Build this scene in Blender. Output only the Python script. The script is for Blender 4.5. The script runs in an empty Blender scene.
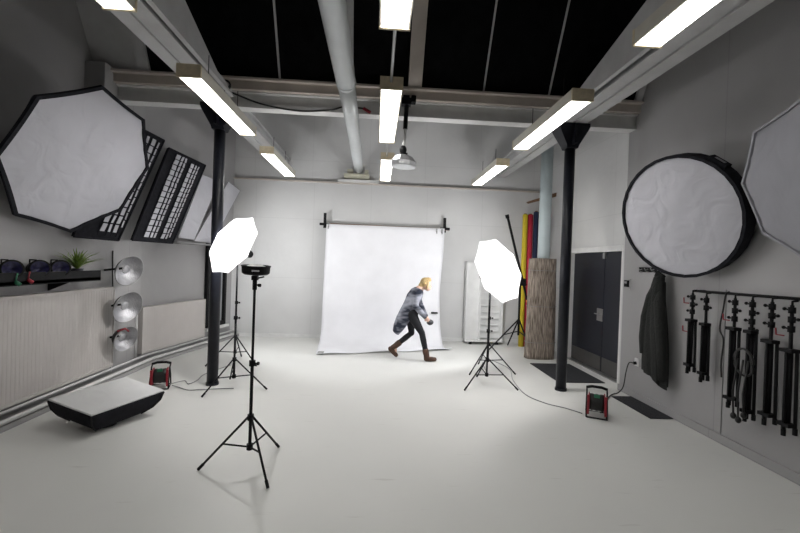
import bpy, bmesh, math, random
from mathutils import Vector, Matrix, noise
random.seed(7)
sc = bpy.context.scene
col = sc.collection
PI = math.pi
# ------------------------------------------------------------------ camera, world, lights, exposure
cam_d = bpy.data.cameras.new('camera'); cam = bpy.data.objects.new('camera', cam_d); col.objects.link(cam)
cam_d.lens = 18.0; cam_d.sensor_width = 36.0; cam_d.clip_start = 0.05
cam.matrix_world = Matrix(((0.99760714, -0.03393172, -0.06023816, 0),
                           (-0.05988851, 0.0112291, -0.99814191, 0),
                           (0.03454509, 0.99936107, 0.00917011, 1.65), (0, 0, 0, 1)))
sc.camera = cam
sc.view_settings.view_transform = 'Standard'; sc.view_settings.look = 'None'
sc.view_settings.gamma = 1.0; sc.view_settings.use_curve_mapping = False
sc.view_settings.exposure = 0.45
w = bpy.data.worlds.new('world'); sc.world = w; w.use_nodes = True
w.node_tree.nodes['Background'].inputs[0].default_value = (0.6, 0.65, 0.8, 1)
w.node_tree.nodes['Background'].inputs[1].default_value = 0.01
TUBE = 7.8        # ceiling tubes
FLASH = 62.0      # modelling lamps behind the umbrellas
BACKFILL = 60.0  # unseen heads added on the rear stands to lift the backdrop

def point(name, loc, watts, r, colr=(1, 1, 1), spot=None, aim=None):
    l = bpy.data.lights.new(name, 'SPOT' if spot else 'POINT'); l.energy = watts; l.shadow_soft_size = r; l.color = colr
    o = bpy.data.objects.new(name, l); col.objects.link(o); o.location = loc
    if spot:
        l.spot_size = spot; l.spot_blend = 0.4
        o.rotation_euler = (Vector(aim) - Vector(loc)).to_track_quat('-Z', 'Y').to_euler()
    return o

# ------------------------------------------------------------------ materials
def mat(name, c, rough=0.6, metal=0.0, var=0.06, scale=6.0, bump=0.0, bscale=40.0, emit=None, es=0.0, spec=0.5, coat=0.0):
    m = bpy.data.materials.new(name); m.use_nodes = True
    nt = m.node_tree; b = nt.nodes['Principled BSDF']
    b.inputs['Roughness'].default_value = rough; b.inputs['Metallic'].default_value = metal
    b.inputs['Specular IOR Level'].default_value = spec
    if coat: b.inputs['Coat Weight'].default_value = coat
    tc = nt.nodes.new('ShaderNodeTexCoord')
    nz = nt.nodes.new('ShaderNodeTexNoise'); nz.inputs['Scale'].default_value = scale; nz.inputs['Detail'].default_value = 4
    nt.links.new(tc.outputs['Object'], nz.inputs['Vector'])
    rp = nt.nodes.new('ShaderNodeValToRGB')
    rp.color_ramp.elements[0].position = 0.3; rp.color_ramp.elements[1].position = 0.7
    rp.color_ramp.elements[0].color = (*[max(0, x * (1 - var)) for x in c], 1)
    rp.color_ramp.elements[1].color = (*[min(1, x * (1 + var)) for x in c], 1)
    nt.links.new(nz.outputs['Fac'], rp.inputs['Fac']); nt.links.new(rp.outputs['Color'], b.inputs['Base Color'])
    if bump:
        n2 = nt.nodes.new('ShaderNodeTexNoise'); n2.inputs['Scale'].default_value = bscale
        nt.links.new(tc.outputs['Object'], n2.inputs['Vector'])
        if spec == 0.2: n2.inputs['Distortion'].default_value = 1.2; n2.inputs['Roughness'].default_value = .35
        bp = nt.nodes.new('ShaderNodeBump'); bp.inputs['Strength'].default_value = bump; bp.inputs['Distance'].default_value = 0.045 if spec == 0.2 and bscale < 6 else 0.02
        nt.links.new(n2.outputs['Fac'], bp.inputs['Height']); nt.links.new(bp.outputs['Normal'], b.inputs['Normal'])
    if emit:
        b.inputs['Emission Color'].default_value = (*emit, 1); b.inputs['Emission Strength'].default_value = es
    return m

def wall_mat(name, c, sx=1.2, sz=1.25, line=0.12):
    """painted boards: faint vertical/horizontal joints, blotches and small marks"""
    m = mat(name, c, 0.55, var=0.05, scale=1.3, bump=0.15, bscale=9)
    nt = m.node_tree; b = nt.nodes['Principled BSDF']; rp = [n for n in nt.nodes if n.type == 'VALTORGB'][0]
    tc = [n for n in nt.nodes if n.type == 'TEX_COORD'][0]
    sp = nt.nodes.new('ShaderNodeSeparateXYZ'); nt.links.new(tc.outputs['Object'], sp.inputs[0])
    ad = nt.nodes.new('ShaderNodeMath'); ad.operation = 'ADD'; nt.links.new(sp.outputs[0], ad.inputs[0]); nt.links.new(sp.outputs[1], ad.inputs[1])
    def joint(src, size):
        a = nt.nodes.new('ShaderNodeMath'); a.operation = 'DIVIDE'; a.inputs[1].default_value = size; nt.links.new(src, a.inputs[0])
        f = nt.nodes.new('ShaderNodeMath'); f.operation = 'FRACT'; nt.links.new(a.outputs[0], f.inputs[0])
        g = nt.nodes.new('ShaderNodeMath'); g.operation = 'LESS_THAN'; g.inputs[1].default_value = 0.012 / size; nt.links.new(f.outputs[0], g.inputs[0])
        return g.outputs[0]
    mx = nt.nodes.new('ShaderNodeMath'); mx.operation = 'MAXIMUM'
    nt.links.new(joint(ad.outputs[0], sx), mx.inputs[0]); nt.links.new(joint(sp.outputs[2], sz), mx.inputs[1])
    ml = nt.nodes.new('ShaderNodeMath'); ml.operation = 'MULTIPLY'; ml.inputs[1].default_value = line; nt.links.new(mx.outputs[0], ml.inputs[0])
    mix = nt.nodes.new('ShaderNodeMixRGB'); mix.inputs['Color2'].default_value = (c[0] * .3, c[1] * .3, c[2] * .3, 1)
    nt.links.new(ml.outputs[0], mix.inputs['Fac']); nt.links.new(rp.outputs['Color'], mix.inputs['Color1'])
    nt.links.new(mix.outputs['Color'], b.inputs['Base Color'])
    return m

def floor_mat():
    m = mat('floor_paint', (0.68, 0.68, 0.655), 0.5, var=0.035, scale=0.7, bump=0.03, bscale=3)
    nt = m.node_tree; b = nt.nodes['Principled BSDF']; rp = [n for n in nt.nodes if n.type == 'VALTORGB'][0]
    tc = [n for n in nt.nodes if n.type == 'TEX_COORD'][0]
    # scuffs: stretched noise, thresholded
    mp = nt.nodes.new('ShaderNodeMapping'); mp.inputs['Scale'].default_value = (1.2, 9, 1); mp.inputs['Rotation'].default_value = (0, 0, 0.5)
    nt.links.new(tc.outputs['Object'], mp.inputs[0])
    n = nt.nodes.new('ShaderNodeTexNoise'); n.inputs['Scale'].default_value = 2.2; n.inputs['Detail'].default_value = 8
    nt.links.new(mp.outputs[0], n.inputs['Vector'])
    r = nt.nodes.new('ShaderNodeValToRGB'); r.color_ramp.elements[0].position = 0.66; r.color_ramp.elements[1].position = 0.76
    r.color_ramp.elements[1].color = (0.5, 0.5, 0.5, 1); r.color_ramp.elements[0].color = (0, 0, 0, 1)
    nt.links.new(n.outputs['Fac'], r.inputs[0])
    mix = nt.nodes.new('ShaderNodeMixRGB'); mix.inputs['Color2'].default_value = (0.42, 0.40, 0.37, 1)
    nt.links.new(r.outputs[0], mix.inputs['Fac']); nt.links.new(rp.outputs['Color'], mix.inputs['Color1'])
    nt.links.new(mix.outputs[0], b.inputs['Base Color'])
    n3 = nt.nodes.new('ShaderNodeTexNoise'); n3.inputs['Scale'].default_value = 1.5
    mr = nt.nodes.new('ShaderNodeMapRange'); mr.inputs['To Min'].default_value = 0.42; mr.inputs['To Max'].default_value = 0.6
    nt.links.new(n3.outputs['Fac'], mr.inputs['Value']); nt.links.new(mr.outputs[0], b.inputs['Roughness'])
    return m

def cloth_mat(name, c, trans=0.0, rough=0.8, bump=0.3, bscale=5):
    m = mat(name, c, rough, var=0.03, scale=3, bump=bump, bscale=bscale, spec=0.2)
    if trans:
        nt = m.node_tree; b = nt.nodes['Principled BSDF']; out = nt.nodes['Material Output']
        t = nt.nodes.new('ShaderNodeBsdfTranslucent'); t.inputs[0].default_value = (*c, 1)
        mx = nt.nodes.new('ShaderNodeMixShader'); mx.inputs[0].default_value = trans
        nt.links.new(b.outputs[0], mx.inputs[1]); nt.links.new(t.outputs[0], mx.inputs[2]); nt.links.new(mx.outputs[0], out.inputs[0])
    return m

M = {}
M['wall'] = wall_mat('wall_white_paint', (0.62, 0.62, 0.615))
M['wall_side'] = wall_mat('wall_side_darkened', (0.345, 0.34, 0.34), 2.4, 5.0, 0.2)  # side walls toned down to stand in for light falloff and vignette
M['floor'] = floor_mat()
M['beam'] = mat('painted_steel_beam', (0.5, 0.5, 0.5), 0.45, var=0.08, scale=5, bump=.1)
M['beam_warm'] = mat('beam_warm_paint', (0.52, 0.47, 0.42), 0.5, var=0.08, scale=4)
M['white'] = mat('white_paint', (0.7, 0.7, 0.69), 0.4)
M['sky_black'] = mat('blackout_cloth', (0.006, 0.006, 0.0065), 0.95, var=.3, scale=8, spec=0.05)
M['black'] = mat('black_metal', (0.006, 0.006, 0.007), 0.55, var=.2, spec=.2)
M['colblack'] = mat('column_black_paint', (0.008, 0.009, 0.014), 0.4, var=.3, scale=3, bump=.2, bscale=12, spec=.3)
M['blackplastic'] = mat('black_plastic', (0.007, 0.007, 0.008), 0.65, var=.2, spec=.2)
M['blackcloth'] = mat('black_cloth', (0.012, 0.012, 0.016), 0.85, var=.25, scale=20, spec=.2)
M['doorblack'] = mat('door_dark_paint', (0.007, 0.009, 0.016), 0.45, var=.15, scale=2)
M['steel'] = mat('steel', (0.42, 0.42, 0.42), 0.35, .8)
M['kick'] = mat('kick_plate_steel', (0.09, 0.088, 0.085), 0.4, .5)
M['silver'] = mat('silver_reflector', (0.5, 0.5, 0.52), 0.32, .9, var=.12, scale=12, bump=.4, bscale=60)
M['endwood'] = mat('fixture_end_wood', (0.66, 0.57, 0.40), 0.6, var=.12, scale=20)
M['fixture'] = mat('fixture_side_paint', (0.62, 0.59, 0.52), 0.5, var=.08)
M['tube'] = mat('fixture_diffuser', (0.9, 0.9, 0.9), 0.4, emit=(1.0, 0.985, 0.95), es=TUBE)
M['soft'] = cloth_mat('softbox_fabric', (0.52, 0.52, 0.56), 0.0, .8, .5, 4)
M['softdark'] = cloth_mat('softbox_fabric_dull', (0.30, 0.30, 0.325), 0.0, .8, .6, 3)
M['softwhite'] = cloth_mat('floor_softbox_fabric', (0.74, 0.74, 0.74), 0.0, .8, .3, 4)
M['umb'] = cloth_mat('umbrella_fabric', (0.9, 0.9, 0.91), 0.28, .7, .1, 4)
M['backdrop'] = cloth_mat('backdrop_vinyl', (0.85, 0.85, 0.88), 0.0, .5, .08, 2)
M['radiator'] = mat('radiator_enamel', (0.52, 0.49, 0.47), 0.35, var=.03)
M['wood'] = mat('brown_wood', (0.20, 0.11, 0.055), 0.5, var=.3, scale=15)
M['barwood'] = mat('bar_wood', (0.20, 0.09, 0.03), 0.7, var=.2, scale=15)
M['duct'] = mat('duct_paint', (0.62, 0.65, 0.66), 0.35, .1, var=.04)
M['tubeblue'] = mat('pale_tube_paint', (0.52, 0.60, 0.62), 0.4, var=.04)
M['mat'] = mat('rubber_mat', (0.02, 0.021, 0.025), 0.85, var=.25, scale=60, bump=.5, bscale=200)
M['red'] = mat('red_plastic', (0.26, 0.012, 0.025), 0.4)
M['green'] = mat('green_plastic', (0.02, 0.16, 0.08), 0.4)
M['cable'] = mat('cable_black', (0.009, 0.009, 0.009), 0.5)
M['cablegrey'] = mat('cable_grey', (0.25, 0.25, 0.25), 0.5)
M['yellow'] = mat('paper_yellow', (0.72, 0.55, 0.03), 0.7)
M['paperred'] = mat('paper_red', (0.50, 0.02, 0.05), 0.7)
M['papernavy'] = mat('paper_navy', (0.02, 0.03, 0.08), 0.7)
M['paperblue'] = mat('paper_slate', (0.07, 0.09, 0.16), 0.7)
M['coat'] = cloth_mat('coat_wool', (0.026, 0.027, 0.026), 0.0, .95, .6, 30)
M['leaf'] = mat('leaf_green', (0.20, 0.30, 0.06), 0.5, var=.3, scale=20)
M['pot'] = mat('pot_dark', (0.02, 0.02, 0.03), 0.5)
M['lens'] = mat('flash_front_glass', (0.02, 0.018, 0.06), 0.12, var=.5, scale=25)
M['skin'] = mat('skin', (0.62, 0.40, 0.31), 0.5)
M['hair'] = mat('hair_blond', (0.42, 0.30, 0.13), 0.5, var=.3, scale=40, bump=.5, bscale=80)
M['trouser'] = mat('trousers_black', (0.004, 0.004, 0.007), 0.8)
M['boot'] = mat('boot_brown', (0.06, 0.025, 0.012), 0.6, var=.2, scale=15)
M['ball'] = mat('grey_thing', (0.04, 0.04, 0.045), 0.5)
M['orange'] = mat('orange_plastic', (0.7, 0.2, 0.03), 0.5)
M['plaster'] = mat('terminal_cream', (0.55, 0.53, 0.42), 0.5)
M['shirt'] = mat('shirt_dark', (0.03, 0.04, 0.07), 0.8)
M['whiteplastic'] = mat('white_plastic', (0.7, 0.7, 0.7), 0.35)

def knit_mat():
    m = mat('cardigan_knit', (0.1, 0.1, 0.1), 0.95, var=.1, bump=.4, bscale=60)
    nt = m.node_tree; b = nt.nodes['Principled BSDF']
    tc = [n for n in nt.nodes if n.type == 'TEX_COORD'][0]
    mp = nt.nodes.new('ShaderNodeMapping'); mp.inputs['Rotation'].default_value = (0, 0.45, 0); mp.inputs['Scale'].default_value = (.4, .4, 1)
    nt.links.new(tc.outputs['Object'], mp.inputs[0])
    wv = nt.nodes.new('ShaderNodeTexNoise'); wv.inputs['Scale'].default_value = 7.5; wv.inputs['Detail'].default_value = 2
    nt.links.new(mp.outputs[0], wv.inputs['Vector'])
    r = nt.nodes.new('ShaderNodeValToRGB'); e = r.color_ramp.elements
    e[0].position = 0.42; e[0].color = (0.012, 0.016, 0.03, 1); e[1].position = 0.60; e[1].color = (0.33, 0.34, 0.39, 1)
    nt.links.new(wv.outputs['Fac'], r.inputs[0]); nt.links.new(r.outputs[0], b.inputs['Base Color'])
    return m
M['knit'] = knit_mat()

def reed_mat():
    m = mat('reed_mat', (0.25, 0.2, 0.16), 0.8, bump=.0)
    nt = m.node_tree; b = nt.nodes['Principled BSDF']
    tc = [n for n in nt.nodes if n.type == 'TEX_COORD'][0]
    mp = nt.nodes.new('ShaderNodeMapping'); mp.inputs['Scale'].default_value = (90, 90, 6)
    nt.links.new(tc.outputs['Object'], mp.inputs[0])
    n = nt.nodes.new('ShaderNodeTexNoise'); n.inputs['Scale'].default_value = 1; n.inputs['Detail'].default_value = 3
    nt.links.new(mp.outputs[0], n.inputs['Vector'])
    r = nt.nodes.new('ShaderNodeValToRGB'); e = r.color_ramp.elements
    e[0].position = 0.35; e[0].color = (0.10, 0.075, 0.055, 1); e[1].position = 0.68; e[1].color = (0.46, 0.39, 0.33, 1)
    nt.links.new(n.outputs['Fac'], r.inputs[0]); nt.links.new(r.outputs[0], b.inputs['Base Color'])
    bp = nt.nodes.new('ShaderNodeBump'); bp.inputs['Strength'].default_value = .8; bp.inputs['Distance'].default_value = .01
    nt.links.new(n.outputs['Fac'], bp.inputs['Height']); nt.links.new(bp.outputs[0], b.inputs['Normal'])
    return m
M['reed'] = reed_mat()

# ------------------------------------------------------------------ mesh helpers
def wloc(o):
    v = Vector(o.location)
    while o.parent: o = o.parent; v += Vector(o.location)
    return v
class B:
    def __init__(s, xf=None): s.bm = bmesh.new(); s.xf = xf or Matrix.Identity(4)
    def V(s, p): return s.bm.verts.new(s.xf @ Vector(p))
    def F(s, vs):
        try: return s.bm.faces.new(vs)
        except ValueError: return None
    def box(s, lo, hi, m=None):
        a = [(lo[0] if i & 1 == 0 else hi[0], lo[1] if i & 2 == 0 else hi[1], lo[2] if i & 4 == 0 else hi[2]) for i in range(8)]
        vs = [s.V(m @ Vector(p) if m else p) for p in a]
        for f in ((0, 2, 3, 1), (4, 5, 7, 6), (0, 1, 5, 4), (2, 6, 7, 3), (0, 4, 6, 2), (1, 3, 7, 5)): s.F([vs[i] for i in f])
        return s
    def prism(s, pts, off):
        """polygon pts (3d) extruded by off"""
        off = Vector(off); a = [s.V(p) for p in pts]; b = [s.V(Vector(p) + off) for p in pts]; n = len(pts)
        s.F(a[::-1]); s.F(b)
        for i in range(n): s.F([a[i], a[(i + 1) % n], b[(i + 1) % n], b[i]])
        return s
    def loft(s, rings, cap=True, close=True):
        R = [[s.V(p) for p in r] for r in rings]; n = len(R[0])
        for a, b in zip(R, R[1:]):
            for i in range(n if close else n - 1): s.F([a[i], a[(i + 1) % n], b[(i + 1) % n], b[i]])
        if cap and close: s.F(R[0][::-1]); s.F(R[-1])
        return s
    def tube(s, pts, r, n=10, cap=True):
        pts = [Vector(p) for p in pts]; rs = r if isinstance(r, (list, tuple)) else [r] * len(pts)
        rings = []; pu = None
        for i, p in enumerate(pts):
            d = (pts[min(i + 1, len(pts) - 1)] - pts[max(i - 1, 0)]).normalized()
            if pu is None:
                u = d.cross(Vector((0, 0, 1)) if abs(d.z) < .9 else Vector((1, 0, 0))).normalized()
            else: u = (pu - d * pu.dot(d)).normalized()
            pu = u; v = d.cross(u)
            rings.append([p + (u * math.cos(2 * PI * k / n) + v * math.sin(2 * PI * k / n)) * rs[i] for k in range(n)])
        return s.loft(rings, cap)
    def lathe(s, prof, c, axis=(0, 0, 1), n=24, cap=False):
        """prof: (radius, distance along the axis)"""
        ax = Vector(axis).normalized(); u = ax.cross(Vector((0, 0, 1)) if abs(ax.z) < .9 else Vector((1, 0, 0))).normalized(); v = ax.cross(u); c = Vector(c)
        return s.loft([[c + ax * h + (u * math.cos(2 * PI * k / n) + v * math.sin(2 * PI * k / n)) * max(r, 1e-4) for k in range(n)] for r, h in prof], cap)
    def ball(s, c, r, n=14, m=9):
        r = (r, r, r) if not isinstance(r, (tuple, list)) else r; c = Vector(c)
        return s.loft([[c + Vector((r[0] * max(math.sin(PI * j / m), 1e-3) * math.cos(2 * PI * k / n), r[1] * max(math.sin(PI * j / m), 1e-3) * math.sin(2 * PI * k / n), -r[2] * math.cos(PI * j / m))) for k in range(n)] for j in range(m + 1)])
    def build(s, name, m, parent=None, smooth=False, label=None, kind=None, loc=None, bevel=0, remesh=0, sol=0):
        me = bpy.data.meshes.new(name)
        base = Vector(loc) if loc else (wloc(parent) if parent else Vector((0, 0, 0)))
        bmesh.ops.recalc_face_normals(s.bm, faces=s.bm.faces)
        for v in s.bm.verts: v.co -= base
        s.bm.to_mesh(me); s.bm.free()
        me.materials.append(M[m] if isinstance(m, str) else m)
        if smooth:
            for p in me.polygons: p.use_smooth = True
        o = bpy.data.objects.new(name, me); col.objects.link(o)
        if parent: o.parent = parent; o.location = base - wloc(parent)
        else: o.location = base
        if sol:
            x = o.modifiers.new('thickness', 'SOLIDIFY'); x.thickness = sol; x.offset = 0
        if remesh:
            x = o.modifiers.new('remesh', 'REMESH'); x.mode = 'VOXEL'; x.voxel_size = remesh; x.use_smooth_shade = True
            y = o.modifiers.new('smooth', 'SMOOTH'); y.iterations = 4; y.factor = .5
        if bevel:
            x = o.modifiers.new('bevel', 'BEVEL'); x.width = bevel; x.segments = 2; x.limit_method = 'ANGLE'
        if label: o['label'] = label
        if kind: o['kind'] = kind
        return o
def tag(o, label, cat, group=None, kind=None):
    o['label'] = label; o['category'] = cat
    if group: o['group'] = group
    if kind: o['kind'] = kind
    return o
def thing(name, label, cat, loc, group=None):
    o = bpy.data.objects.new(name, None); col.objects.link(o); o.location = loc; o.empty_display_size = .1
    return tag(o, label, cat, group)
def dup(o, loc=None, rotz=None, label=None, parent=None):
    c = o.copy(); col.objects.link(c); c.parent = parent
    if loc is not None: c.location = loc
    if rotz is not None: c.rotation_euler.z = rotz
    if label: c['label'] = label
    for ch in list(o.children): dup(ch, parent=c)
    return c
def S(name, b, m, label=None, **k): return b.build(name, m, kind='structure', label=label, **k)
def rotm(ang, axis, c=(0, 0, 0)): return Matrix.Translation(c) @ Matrix.Rotation(ang, 4, axis)
def frame(c, n, up=(0, 0, 1)):
    """matrix with local z = n, local y ~ up"""
    n = Vector(n).normalized(); x = Vector(up).cross(n).normalized(); y = n.cross(x)
    m = Matrix((x, y, n)).transposed().to_4x4(); m.translation = Vector(c); return m

# ------------------------------------------------------------------ the setting
BY = 8.55           # back wall
S('floor', B().box((-3.8, -3, -.1), (4.0, 8.9, 0)), 'floor', 'pale grey glossy painted studio floor')
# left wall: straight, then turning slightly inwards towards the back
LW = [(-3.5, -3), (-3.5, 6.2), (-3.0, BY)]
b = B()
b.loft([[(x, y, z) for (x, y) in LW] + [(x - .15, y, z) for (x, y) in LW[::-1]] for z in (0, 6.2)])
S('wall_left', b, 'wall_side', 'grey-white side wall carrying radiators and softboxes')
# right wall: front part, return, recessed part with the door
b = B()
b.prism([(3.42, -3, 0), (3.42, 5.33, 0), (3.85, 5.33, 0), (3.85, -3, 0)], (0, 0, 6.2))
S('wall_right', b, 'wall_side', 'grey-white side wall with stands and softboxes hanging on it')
b = B()
b.box((3.64, 7.22, 0), (3.85, BY, 6.2)).box((3.64, 5.2, 0), (3.85, 5.62, 6.2)).box((3.64, 5.62, 1.96), (3.85, 7.22, 6.2))
S('wall_right_rear', b, 'wall', 'white recessed wall around the dark double door')
b = B(); b.box((-3.6, BY, 0), (4.0, BY + .15, 3.3))
S('wall_back', b, 'wall', 'white painted rear wall up to the thin ledge')
b = B(); b.box((-3.6, BY + .06, 3.3), (4.0, BY + .2, 6.2))
S('wall_back_upper', b, 'wall', 'grey upper rear wall above the ledge')
b = B(); b.box((-3.6, BY - .035, 3.28), (4.0, BY + .06, 3.31))
S('trim_ledge', b, 'beam_warm', 'thin ledge across the rear wall')
b = B(); b.box((-3.8, -3.15, 0), (4.0, -3, 6.2)); S('wall_front', b, mat('front_wall_dark', (.07,.07,.07), .8))
b = B(); b.box((-3.03, BY - .02, 0), (3.64, BY, .07)); S('baseboard_back', b, 'white')
# roof: saw-tooth with a steep blacked-out glazing
k = math.tan(math.radians(62))
y1, z1 = 5.12, 3.865; zt = 5.9; y2 = y1 - (zt - z1) / k
b = B(); b.prism([(-2.93, y1, z1), (3.34, y1, z1), (3.34, y2, zt), (-2.93, y2, zt)], (0, .05, .03))
S('ceiling_blackout', b, 'sky_black', 'black covered sloping skylight')
b = B(); b.prism([(-3.8, y1, z1), (-2.93, y1, z1), (-2.93, y2, zt), (-3.8, y2, zt)], (0, .05, .03))
b.prism([(3.34, y1, z1), (4, y1, z1), (4, y2, zt), (3.34, y2, zt)], (0, .05, .03))
b.prism([(-3.8, y2, zt), (4.0, y2, zt), (4.0, -3.1, 4.6), (-3.8, -3.1, 4.6)], (0, 0, .1))
b.prism([(-3.8, y1 + .2, z1 + .12), (4.0, y1 + .2, z1 + .12), (4.0, BY + .2, 6.1), (-3.8, BY + .2, 6.1)], (0, 0, .1))
b.box((-3.8, y1 + .02, z1), (4.0, y1 + .3, z1 + .2))
S('ceiling', b, 'beam', 'grey roof slopes around the skylight')
sn = Vector((0, -math.sin(math.radians(62)), -math.cos(math.radians(62))))
def bar(x0, x1, dep, m, name, lab=None):
    b = B(); b.prism([(x0, y1, z1), (x1, y1, z1), (x1, y2, zt), (x0, y2, zt)], sn * dep); S(name, b, m, lab)
bar(.33, .5, .06, 'beam_warm', 'trim_1', 'wide pale skylight mullion')
bar(-.44, -.36, .05, 'beam', 'trim_2'); bar(-1.285, -1.262, .02, 'beam', 'trim_3'); bar(1.295, 1.315, .02, 'beam', 'trim_4')
bar(2.155, 2.175, .02, 'beam', 'trim_5'); bar(-2.96, -2.83, .05, 'beam', 'trim_6'); bar(3.32, 3.4, .05, 'beam', 'trim_7')
# transverse beam with its ledges
def xprof(name, prof, m, x0=-3.5, x1=3.45, lab=None):
    b = B(); b.prism([(x0, y, z) for y, z in prof], (x1 - x0, 0, 0)); return S(name, b, m, lab)
xprof('beam_sill', [(5.04, 3.845), (5.04, 3.87), (5.3, 3.87), (5.3, 3.845)], 'beam_warm')
xprof('beam_fascia', [(5.1, 3.74), (5.1, 3.845), (5.3, 3.845), (5.3, 3.74)], 'beam_warm', lab='beige band above the white cross beam')
xprof('cross_beam', [(5.18, 3.545), (5.18, 3.60), (5.2, 3.605), (5.2, 3.72), (5.16, 3.725), (5.16, 3.74), (5.4, 3.74), (5.4, 3.71), (5.265, 3.69), (5.265, 3.57), (5.34, 3.565), (5.34, 3.545)], 'white', lab='white steel cross beam under the skylight')
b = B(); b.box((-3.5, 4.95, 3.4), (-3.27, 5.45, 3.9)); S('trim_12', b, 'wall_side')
# longitudinal beams: two I-sections side by side
def ibeam(b, x0, x1, z0, h, ya, yb):
    t = .02; c = (x0 + x1) / 2
    b.box((x0, ya, z0), (x1, yb, z0 + t)).box((x0, ya, z0 + h - t), (x1, yb, z0 + h)).box((c - .008, ya, z0 + t), (c + .008, yb, z0 + h - t))
for nm, xs, lab in (('long_beam', ((-2.18, -2.04), (-1.98, -1.86)), 'left pair of grey beams running to the rear wall'),
                    ('long_beam', ((2.38, 2.5), (2.56, 2.72)), 'right pair of grey beams running to the rear wall')):
    b = B()
    for x0, x1 in xs: ibeam(b, x0, x1, 3.575, .17, -3, BY)
    b.box((xs[0][0] + .05, -3, 3.6), (xs[1][1] - .05, BY, 3.72))
    o = S(nm, b, 'beam', lab)
# sloping gutter cheeks above the long beams
b = B(); b.prism([(-1.84, 5.0, 3.6), (-1.84, 5.0, 3.61), (-1.84, 4.5, 3.66), (-1.84, 3.7, 3.95), (-1.84, 2.0, 4.6), (-1.84, -3, 4.6), (-1.84, -3, 3.6)], (.05, 0, 0)); S('trim_8', b, 'beam', 'grey side panel rising over the left beams')
b = B(); b.prism([(2.29, 5.0, 3.6), (2.29, 5.0, 3.63), (2.29, 4.55, 3.74), (2.29, 3.38, 4.03), (2.29, 2.0, 4.5), (2.29, -3, 4.5), (2.29, -3, 3.6)], (.05, 0, 0)); S('trim_9', b, 'beam', 'grey side panel rising over the right beams')
# columns
def column(x, y, lab):
    t = thing('steel_column', lab, 'column', (x, y, 0)); t['kind'] = 'structure'
    b = B(); b.tube([(x, y, 0), (x, y, 3.3)], .068, 20); b.build('shaft', 'colblack', t, True)
    b = B(); rings = []
    for z, rx, ry in ((3.26, .075, .075), (3.30, .085, .085), (3.49, .19, .12), (3.53, .205, .13), (3.574, .205, .13)):
        rings.append([(x + rx, y - ry, z), (x + rx, y + ry, z), (x - rx, y + ry, z), (x - rx, y - ry, z)])
    b.loft(rings); b.build('capital', 'colblack', t)
    b = B(); b.box((x - .02, y - .17, 3.3), (x + .02, y - .05, 3.55)); b.build('stiffener', 'colblack', t)
    b = B(); b.tube([(x, y, 0), (x, y, .03)], .078, 20); b.build('base_plate', 'colblack', t)
column(-2.05, 5.27, 'black iron column with flared capital left, beside the glowing umbrella')
column(2.56, 5.27, 'black iron column with flared capital right, in front of the door')
# wall pipes and trunking at the left foot
def lw(y, off):
    if y <= 6.2: return (-3.5 + off, y)
    d = (y - 6.2) / (BY - 6.2); return (-3.5 + .5 * d + off, y)
def along(off, z0, z1_, th, ya=-3, yb=BY - .02):
    b = B(); ys = [ya, 6.2, yb]
    b.loft([[(*lw(y, off), z0), (*lw(y, off + th), z0), (*lw(y, off + th), z1_), (*lw(y, off), z1_)] for y in ys]); return b
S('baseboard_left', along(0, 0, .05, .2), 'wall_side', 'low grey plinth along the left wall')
b = B(); b.tube([(*lw(y, .19), .085) for y in (-3, 6.15, 6.25, BY - .03)], .022); o = b.build('heating_pipe', 'white', smooth=True, loc=(-3.3, 2, .085)); tag(o, 'white heating pipe running lowest along the foot of the left wall', 'pipe')
b = B(); b.tube([(*lw(y, .09), .13) for y in (-3, 6.15, 6.25, BY - .03)], .016); o = b.build('heating_pipe', 'white', smooth=True, loc=(-3.4, 2, .13)); tag(o, 'thinner white heating pipe just beneath the radiators on left wall', 'pipe')
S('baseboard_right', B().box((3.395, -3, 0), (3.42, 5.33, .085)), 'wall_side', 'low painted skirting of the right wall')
# pilaster strips on the rear right
S('trim_10', B().box((3.42, 5.33, 0), (3.64, 5.36, 6.2)), 'wall', 'wall corner beside the door recess')
# door
dr = bpy.data.objects.new('door_1', None); col.objects.link(dr); dr.location = (3.63, 6.4, 0); dr['kind'] = 'structure'; dr['label'] = 'dark navy double door in the right wall'
b = B(); b.box((3.66, 6.205, .0), (3.70, 7.18, 1.93)); far = b.build('door_leaf', 'doorblack', dr)
b = B(); b.box((3.66, 5.66, .0), (3.70, 6.195, 1.93)); near = b.build('door_leaf', 'doorblack', dr)
b = B(); b.box((3.652, 6.22, .02), (3.66, 7.16, .25)); b.build('kick_plate', 'kick', far)
b = B(); b.box((3.652, 5.68, .02), (3.66, 6.18, .25)); b.build('kick_plate', 'kick', near)
b = B(); b.box((3.648, 6.2, .82), (3.66, 6.36, 1.02)); b.tube([(3.65, 6.25, .93), (3.61, 6.25, .93), (3.61, 6.36, .93)], .009); b.build('lock_plate', 'steel', far)
b = B(); b.box((3.63, 6.16, 1.83), (3.66, 6.22, 1.93)); b.build('bolt', 'steel', near)
b = B()
b.box((3.585, 5.56, 0), (3.70, 5.655, 2.02)).box((3.585, 7.185, 0), (3.70, 7.28, 2.02)).box((3.585, 5.655, 1.935), (3.70, 7.185, 2.02))
b.build('door_frame', 'white', dr, bevel=.004)
b = B(); b.box((3.56, 5.66, 0), (3.66, 7.18, .012)); b.build('threshold', 'steel', dr)
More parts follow.
